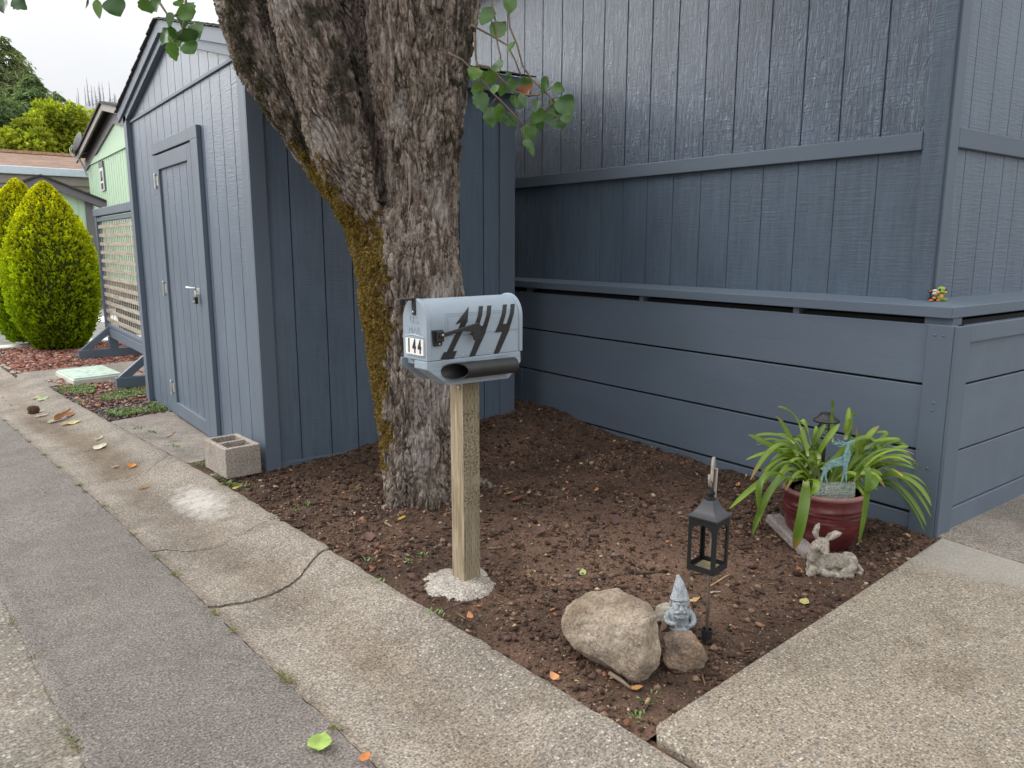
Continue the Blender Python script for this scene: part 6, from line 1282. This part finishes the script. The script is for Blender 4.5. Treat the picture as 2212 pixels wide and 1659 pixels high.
mb = MB(); vx0, vx1 = lx(129), lx(149); vz1, vz0 = lz(138, 400), lz(138, 426); mb.box((vx0, -.02, vz0), (vx1, -.0008, vz1)); vent = mb.build('gable_vent', M_['white'], gs, local=True, bevel=.005)
mb = MB(); [mb.box((vx0+.02, -.03, vz0+.02+k*(vz1-vz0-.04)/7), (vx1-.02, -.021, vz0+.038+k*(vz1-vz0-.04)/7)) for k in range(7)]; mb.build('louvre', M_['white'], vent, local=True)
mb = MB(); mb.box((-hw-.13, -.01, .6), (-hw-.06, .05, ez-.2)); mb.build('downpipe', M_['white'], gs, local=True)
# cobbles along the foot of the mint shed
for k in range(9):
    px, py = (4+k*5.0, 628+k*4.6) if k < 7 else (20+k*2, 636)
    c = G(px, py, .29); boulder('cobble', 'pale round cobble in the row edging the yard by the mint shed', [(-.11,0,0),(.12,0,0),(0,-.10,0),(0,.1,0),(-.08,.03,.11),(.07,-.03,.12),(.0,-.06,.10)], (c[0], c[1], .25), M_['cobble'], .03, .01, sm=4)['group'] = 'cobbles edging the far yard'
# mint green house, its gable end in line with the grey shed's front
GX = 5.4; P_ = lambda px, py: PA(px, py, 0, GX)
L0 = P_(191, 380); apx = P_(246, 246); ev = P_(187, 338); yl = float(L0[1]); ya = float(apx[1]); yr = 2*ya-yl
gh = thing('mint_house', 'mint green house with grey gable trim and a white window behind the grey shed', 'house', (GX, ya, .2))
zr = float(apx[2]); ze = float(P_(192, 352)[2]); sl_ = (zr-ze)/(yl-ya)
mb = MB(); mb.prism([(yl, -.2), (yl, ze), (ya, zr), (yr, ze), (yr, -.2)], GX, GX+9, lambda y, z, d: (d, y, z)); mb.build('wall', M_['mint'], gh)
mb = MB(); mb.box((GX-.05, yr, ze-.12), (GX-.001, yl, ze+.10)); mb.build('band_board', M_['mint'], gh)
mb = MB(); yv = yr
while yv < yl: mb.box((GX-.008, yv, .3), (GX-.001, yv+.012, ze-.13)); yv += .42
mb.build('panel_seams', plain('mint_house_seam', (.40,.57,.41), .7, .1), gh)
for s in (-1, 1):
    ye = ya+s*(yl-ya+.35); zo = zr+.18; zee = zo-sl_*abs(ye-ya)
    mb = MB(); mb.prism([(ya, zo), (ye, zee), (ye, zee-.42), (ya, zo-.50)], GX-.06, GX-.002, lambda y, z, d: (d, y, z)); mb.build('gable_trim', M_['minttrim'], gh)
    mb = MB(); mb.prism([(ya, zo+.12), (ye, zee+.12), (ye, zee-.10), (ya, zo-.10)], GX-.36, GX-.30, lambda y, z, d: (d, y, z)); mb.build('barge_board', M_['fascia'], gh)
    mb = MB(); mb.prism([(ya, zo+.20), (ye, zee+.20), (ye, zee+.125), (ya, zo+.125)], GX-.42, GX+9.3, lambda y, z, d: (d, y, z)); mb.build('roof', M_['shingle'], gh)
wa = P_(216.5, 357); wb = P_(229, 412); 
mb = MB(); mb.box((GX-.05, float(wb[1]), float(wa[2])-.95), (GX-.002, float(wa[1]), float(wa[2])-.12)); wf = mb.build('window', M_['white'], gh)
yw0, yw1 = float(wb[1]), float(wa[1]); zw = float(wa[2]); mb = MB(); mb.box((GX-.055, yw0+.14, zw-.60), (GX-.0505, yw1-.14, zw-.24)); mb.box((GX-.055, yw0+.14, zw-.90), (GX-.0505, yw1-.14, zw-.68)); mb.build('pane', M_['pane'], wf)
mb = MB(); mb.box((GX-.06, yw0-.05, zw-.118), (GX-.002, yw1+.05, zw+.10)); mb.box((GX-.04, yw0-.12, zw-.95), (GX-.002, yw0-.005, zw-.118)); mb.build('window_trim', M_['minttrim'], gh)
# satellite dish on the corner of the mint house
Dd = float(P_(190, 350)@FH)-.3; q = lambda px, py, dd=0.: PD(px, py, Dd+dd)
dsh = thing('satellite_dish', 'grey satellite dish on a bent arm at the eave of the mint house', 'satellite dish', q(188, 380))
c = Vector(q(168, 309)); ax_ = (Vector(RH)*-.92+Vector(FH)*-.25+Vector((0,0,.32))).normalized(); M = Matrix.Translation(c) @ ax_.to_track_quat('Z', 'Y').to_matrix().to_4x4()
rD = .44; mb = MB(); mb.lathe([(.001,-.06)]+[(rD*t, -.06+.085*t*t) for t in (.3,.6,.85,1.)]+[(rD*1.02,.02)]+[(rD*t, -.075+.085*t*t) for t in (.85,.6,.3)]+[(.001,-.078)], 28, M); mb.build('reflector', M_['dish'], dsh, smooth=60)
mb = MB(); mb.tube([q(188, 380), q(183, 366), q(172, 345), q(168, 325)], .045, 8); mb.tube([q(170, 335), q(184, 330), q(189, 327)], .03, 8); mb.build('arm', M_['dish'], dsh, smooth=60)
mb = MB(); mb.tube([q(162, 316), q(155, 314), q(150, 322), q(152, 332), q(160, 340), q(170, 341)], .012, 6); mb.tube([q(162, 319), q(156, 318), q(153, 326), q(157, 335), q(166, 339)], .010, 6); mb.build('cable', M_['white'], dsh, smooth=180)
c = Vector(q(203, 338)); M = Matrix.Translation(c) @ (Vector(RH)*-.5+Vector(FH)*-.86).to_track_quat('Z', 'Y').to_matrix().to_4x4(); sp_l = thing('flood_light', 'small grey lamp disc on the gable trim of the mint house', 'lamp', c)
mb = MB(); mb.lathe([(.02,-.10), (.06,-.06), (.15,.0), (.14,.01), (.001,-.02)], 18, M); mb.tube([c, c+Vector((0,0,-.3))], .02, 6); mb.build('lamp_head', M_['dish'], sp_l, smooth=50)
# brown house with shingle roof
Db = 33.; o_ = PD(190, 425, Db+2); o_[2] = .2; ydir = (PD(190, 366, Db+1.3)-PD(0, 350, Db-.8)); an = math.atan2(ydir[1], ydir[0])
bh = thing('brown_house', 'long brown plank house under a tan shingle roof at the far left', 'house', o_, an)
ux = np.array([math.cos(an), math.sin(an), 0]); zt_ = lambda px, py, D: float(PD(px, py, D)[2])-.2
eZ = zt_(187, 372, Db+1.3); rZ = zt_(187, 341, Db+5.); x0_ = -22.; x1_ = 2.
mb = MB(); mb.prism([(-1.6, eZ), (3., rZ), (3., rZ-.1), (-1.6, eZ-.10)], x0_, x1_, lambda y, z, d: (d, y, z)); mb.build('roof', M_['brownroof'], bh, local=True)
mb = MB(); k = x0_
while k < x1_: mb.box((k, 2.75, rZ-.03), (k+.30, 3.1, rZ+.09)); k += .31
mb.build('ridge_shingles', M_['ridge'], bh, local=True)
mb = MB(); mb.box((x0_, -1.78, eZ-.30), (x1_, -1.601, eZ+.02)); mb.build('gutter', M_['gutterwhite'], bh, local=True, bevel=.03)
mb = MB(); mb.box((x0_, -1.60, eZ-.90), (x1_, -1.45, eZ-.32)); mb.box((x0_, -1.66, eZ-.66), (x1_, -1.601, eZ-.32)); mb.build('fascia', M_['fascia'], bh, local=True)
mb = MB(); mb.box((x0_, 0, -.2), (x1_, 6, eZ+.2)); wl = mb.build('wall', M_['brownwall'], bh, local=True)
for px in (82, 101): mb = MB(); xx = float((PD(px, 400, Db)-o_)@ux); mb.box((xx-.09, -1.58, -.2), (xx+.09, -1.46, eZ-.905)); mb.build('porch_post', M_['redwood'], bh, local=True)
xx = float((PD(72, 400, Db)-o_)@ux); mb = MB(); mb.box((xx-.5, -1.7, zt_(72, 437, Db)-.12), (xx+.9, -1.585, zt_(72, 437, Db)+.12)); mb.build('porch_rail', M_['redwood'], bh, local=True)
# trees
def leafcloud(c, rad, n, L, cols, r_, droop=.2):
    d = r_.normal(0, 1, (n, 3)); d /= np.linalg.norm(d, axis=1)[:, None]; P = c+d*rad*(r_.uniform(.35, 1, (n, 1))**.6)
    o = d+r_.normal(0, .7, (n, 3)); o[:, 2] -= droop; o /= np.linalg.norm(o, axis=1)[:, None]; s_ = np.cross(o, r_.normal(0, 1, (n, 3))); s_ /= np.linalg.norm(s_, axis=1)[:, None]; l = L*r_.uniform(.6, 1.3, (n, 1))
    return np.stack([P, P+o*l*.5+s_*l*.4, P+o*l, P+o*l*.5-s_*l*.4], 1), np.repeat(palette(n, cols, [1]*len(cols))[:, None], 4, 1)
def maple(px, py, D, rx, h, label, seed, cols):
    r_ = np.random.default_rng(seed); c = PD(px, py, D); base = np.array([c[0], c[1], .2]); t = thing('leafy_tree', label, 'tree', base, 0, 'trees beyond the houses')
    mb = MB(); top = c+np.array([0, 0, h*.2]); mb.tube([base, (base+top)/2+np.array([.2, 0, 0]), top], [.25, .18, .06], 8)
    V = []; C = []
    for k in range(34):
        d = r_.normal(0, 1, 3); d /= np.linalg.norm(d); q = c+d*np.array([rx, rx, h*.5])*r_.uniform(.35, 1.); mb.tube([(base+top)/2, (q+c)/2, q], [.08, .05, .02], 5)
        a, b = leafcloud(q, np.array([1, 1, .7])*rx*r_.uniform(.22, .40), 330, .21, cols, r_); V.append(a); C.append(b*r_.uniform(.75, 1.2))
    mb.build('trunk', M_['trunkfar'], t, smooth=180); V = np.concatenate(V).reshape(-1, 3); rawmesh('crown', V, np.arange(len(V)).reshape(-1, 4), M_['needles'], t, cols=np.clip(np.concatenate(C).reshape(-1, 3), 0, 1))
YG = [(.36,.38,.035), (.28,.32,.035), (.42,.43,.05), (.20,.25,.03)]
maple(62, 318, 42, 1.75, 3.4, 'yellow-green maple left of the satellite dish, lower of the pair', 11, YG)
maple(138, 298, 44, 1.9, 4.6, 'yellow-green maple directly behind the satellite dish, taller of the pair', 12, YG)
maple(190, 300, 52, 1.5, 3.4, 'yellow-green tree peeping out over the mint house roof', 14, YG)
maple(-10, 300, 50, 2.4, 5.2, 'grey-green tree at the left edge in front of the firs', 13, [(.10,.15,.08), (.14,.19,.11), (.08,.12,.06)])
def conifer(px, ytop, ybase, D, rad, label, seed, cols, dens=1., droop=.35):
    r_ = np.random.default_rng(seed); b = PD(px, ybase, D); H = float(PD(px, ytop, D)[2])-float(b[2]); t = thing('conifer', label, 'tree', b, 0, 'trees beyond the houses')
    mb = MB(); mb.tube([b, b+np.array([0, 0, H*.5]), b+np.array([0, 0, H])], [H*.016, H*.010, .03], 7); V = []; C = []
    nb = int(115*dens)
    for k in range(nb):
        h = (k+r_.uniform(0, 1))/nb; h = h**.85; a = r_.uniform(0, 6.283); L = rad*(1-h)**.75*r_.uniform(.5, 1.22)+.25; o = np.array([math.cos(a), math.sin(a), 0]); q0 = b+np.array([0, 0, H*h])
        dz = -droop*L; q1 = q0+o*L+np.array([0, 0, dz+.12*L]); mb.tube([q0, (q0+q1)/2+np.array([0, 0, .10*L]), q1], [.05, .03, .01], 4)
        m = max(8, int(85*dens*L/rad)); s = r_.uniform(.15, 1., m)[:, None]; P = q0+(q1-q0)*s+np.array([0, 0, .10*L])*(4*s*(1-s)); sd = np.array([-o[1], o[0], 0]); P = P+sd*(r_.normal(0, .20, (m, 1))*L*(1.1-s*.7))+np.array([0, 0, 1.])*r_.normal(-.02, .07, (m, 1))*L
        dn = sd*r_.normal(0, 1., (m, 1))+o*r_.uniform(-.2, 1., (m, 1))+np.array([0, 0, -.8])*r_.uniform(.3, 1.3, (m, 1)); dn /= np.linalg.norm(dn, axis=1)[:, None]; w_ = np.cross(dn, r_.normal(0, 1, (m, 3))); w_ /= np.linalg.norm(w_, axis=1)[:, None]; l = r_.uniform(.5, 1.0, (m, 1))*.040*rad+.10
        V.append(np.stack([P-w_*l*.12, P+w_*l*.12, P+dn*l*1.3+w_*l*.13, P+dn*l*1.3-w_*l*.13], 1)); C.append(np.repeat((palette(m, cols, [1]*len(cols))*r_.uniform(.7, 1.25))[:, None], 4, 1))
    mb.build('trunk', M_['trunkfar'], t); V = np.concatenate(V).reshape(-1, 3); rawmesh('crown', V, np.arange(len(V)).reshape(-1, 4), M_['needles'], t, cols=np.clip(np.concatenate(C).reshape(-1, 3), 0, 1))
FIR = [(.17,.21,.105), (.13,.17,.085), (.20,.24,.12), (.22,.25,.125)]; CED = [(.16,.23,.11), (.13,.19,.09), (.19,.26,.125)]
conifer(40, 78, 420, 75, 9.0, 'tallest dark fir at the far left', 21, FIR, 1.9)
conifer(-6, 84, 420, 80, 6.5, 'dark fir cut by the left edge of the picture', 22, FIR, 1.5)
conifer(92, 158, 400, 62, 5.2, 'dense mid green cedar in front of the tallest fir', 23, CED, 1.9, .5)
conifer(140, 196, 390, 64, 3.6, 'loose drooping cedar at the right of the fir group', 24, CED, 1.3, .6)
conifer(18, 225, 400, 58, 2.6, 'blue-green young conifer low beside the cedars', 25, [(.08,.12,.075), (.06,.10,.06)], 1.4, .4)
base = None
for k in range(36):
    px = random.uniform(172, 258); D = random.uniform(250, 330); p = PD(px, 300, D); z = float(hz(p[0], p[1]))-1
    H = random.uniform(3.5, 10)
    if base is None:
        base = thing('dead_tree', 'bare grey burnt snag standing among others on the far ridge', 'dead tree', (p[0], p[1], z-1), 0, 'burnt snags on the far ridge')
        mb = MB(); mb.tube([(0,0,0), (.1,0,10), (0,.1,20)], [.28,.18,.03], 6)
        for j in range(26): h = random.uniform(5, 19); a = random.uniform(0, 6.28); L = (20-h)*.10+.3; mb.tube([(0,0,h), (L*math.cos(a), L*math.sin(a), h+.1*L)], [.05,.015], 3)
        tk = mb.build('trunk', M_['snag'], base, local=True); base.scale = (1, 1, H/18)
    else:
        o = base.copy(); COL.objects.link(o); o.location = (p[0], p[1], z-1); o.rotation_euler = (0, 0, random.uniform(0, 6)); o.scale = (1, 1, H/18); c = tk.copy(); COL.objects.link(c); c.parent = o
conifer(72, 118, 420, 78, 5.0, 'dark fir shoulder to the right of the tallest fir', 27, FIR, 1.5)
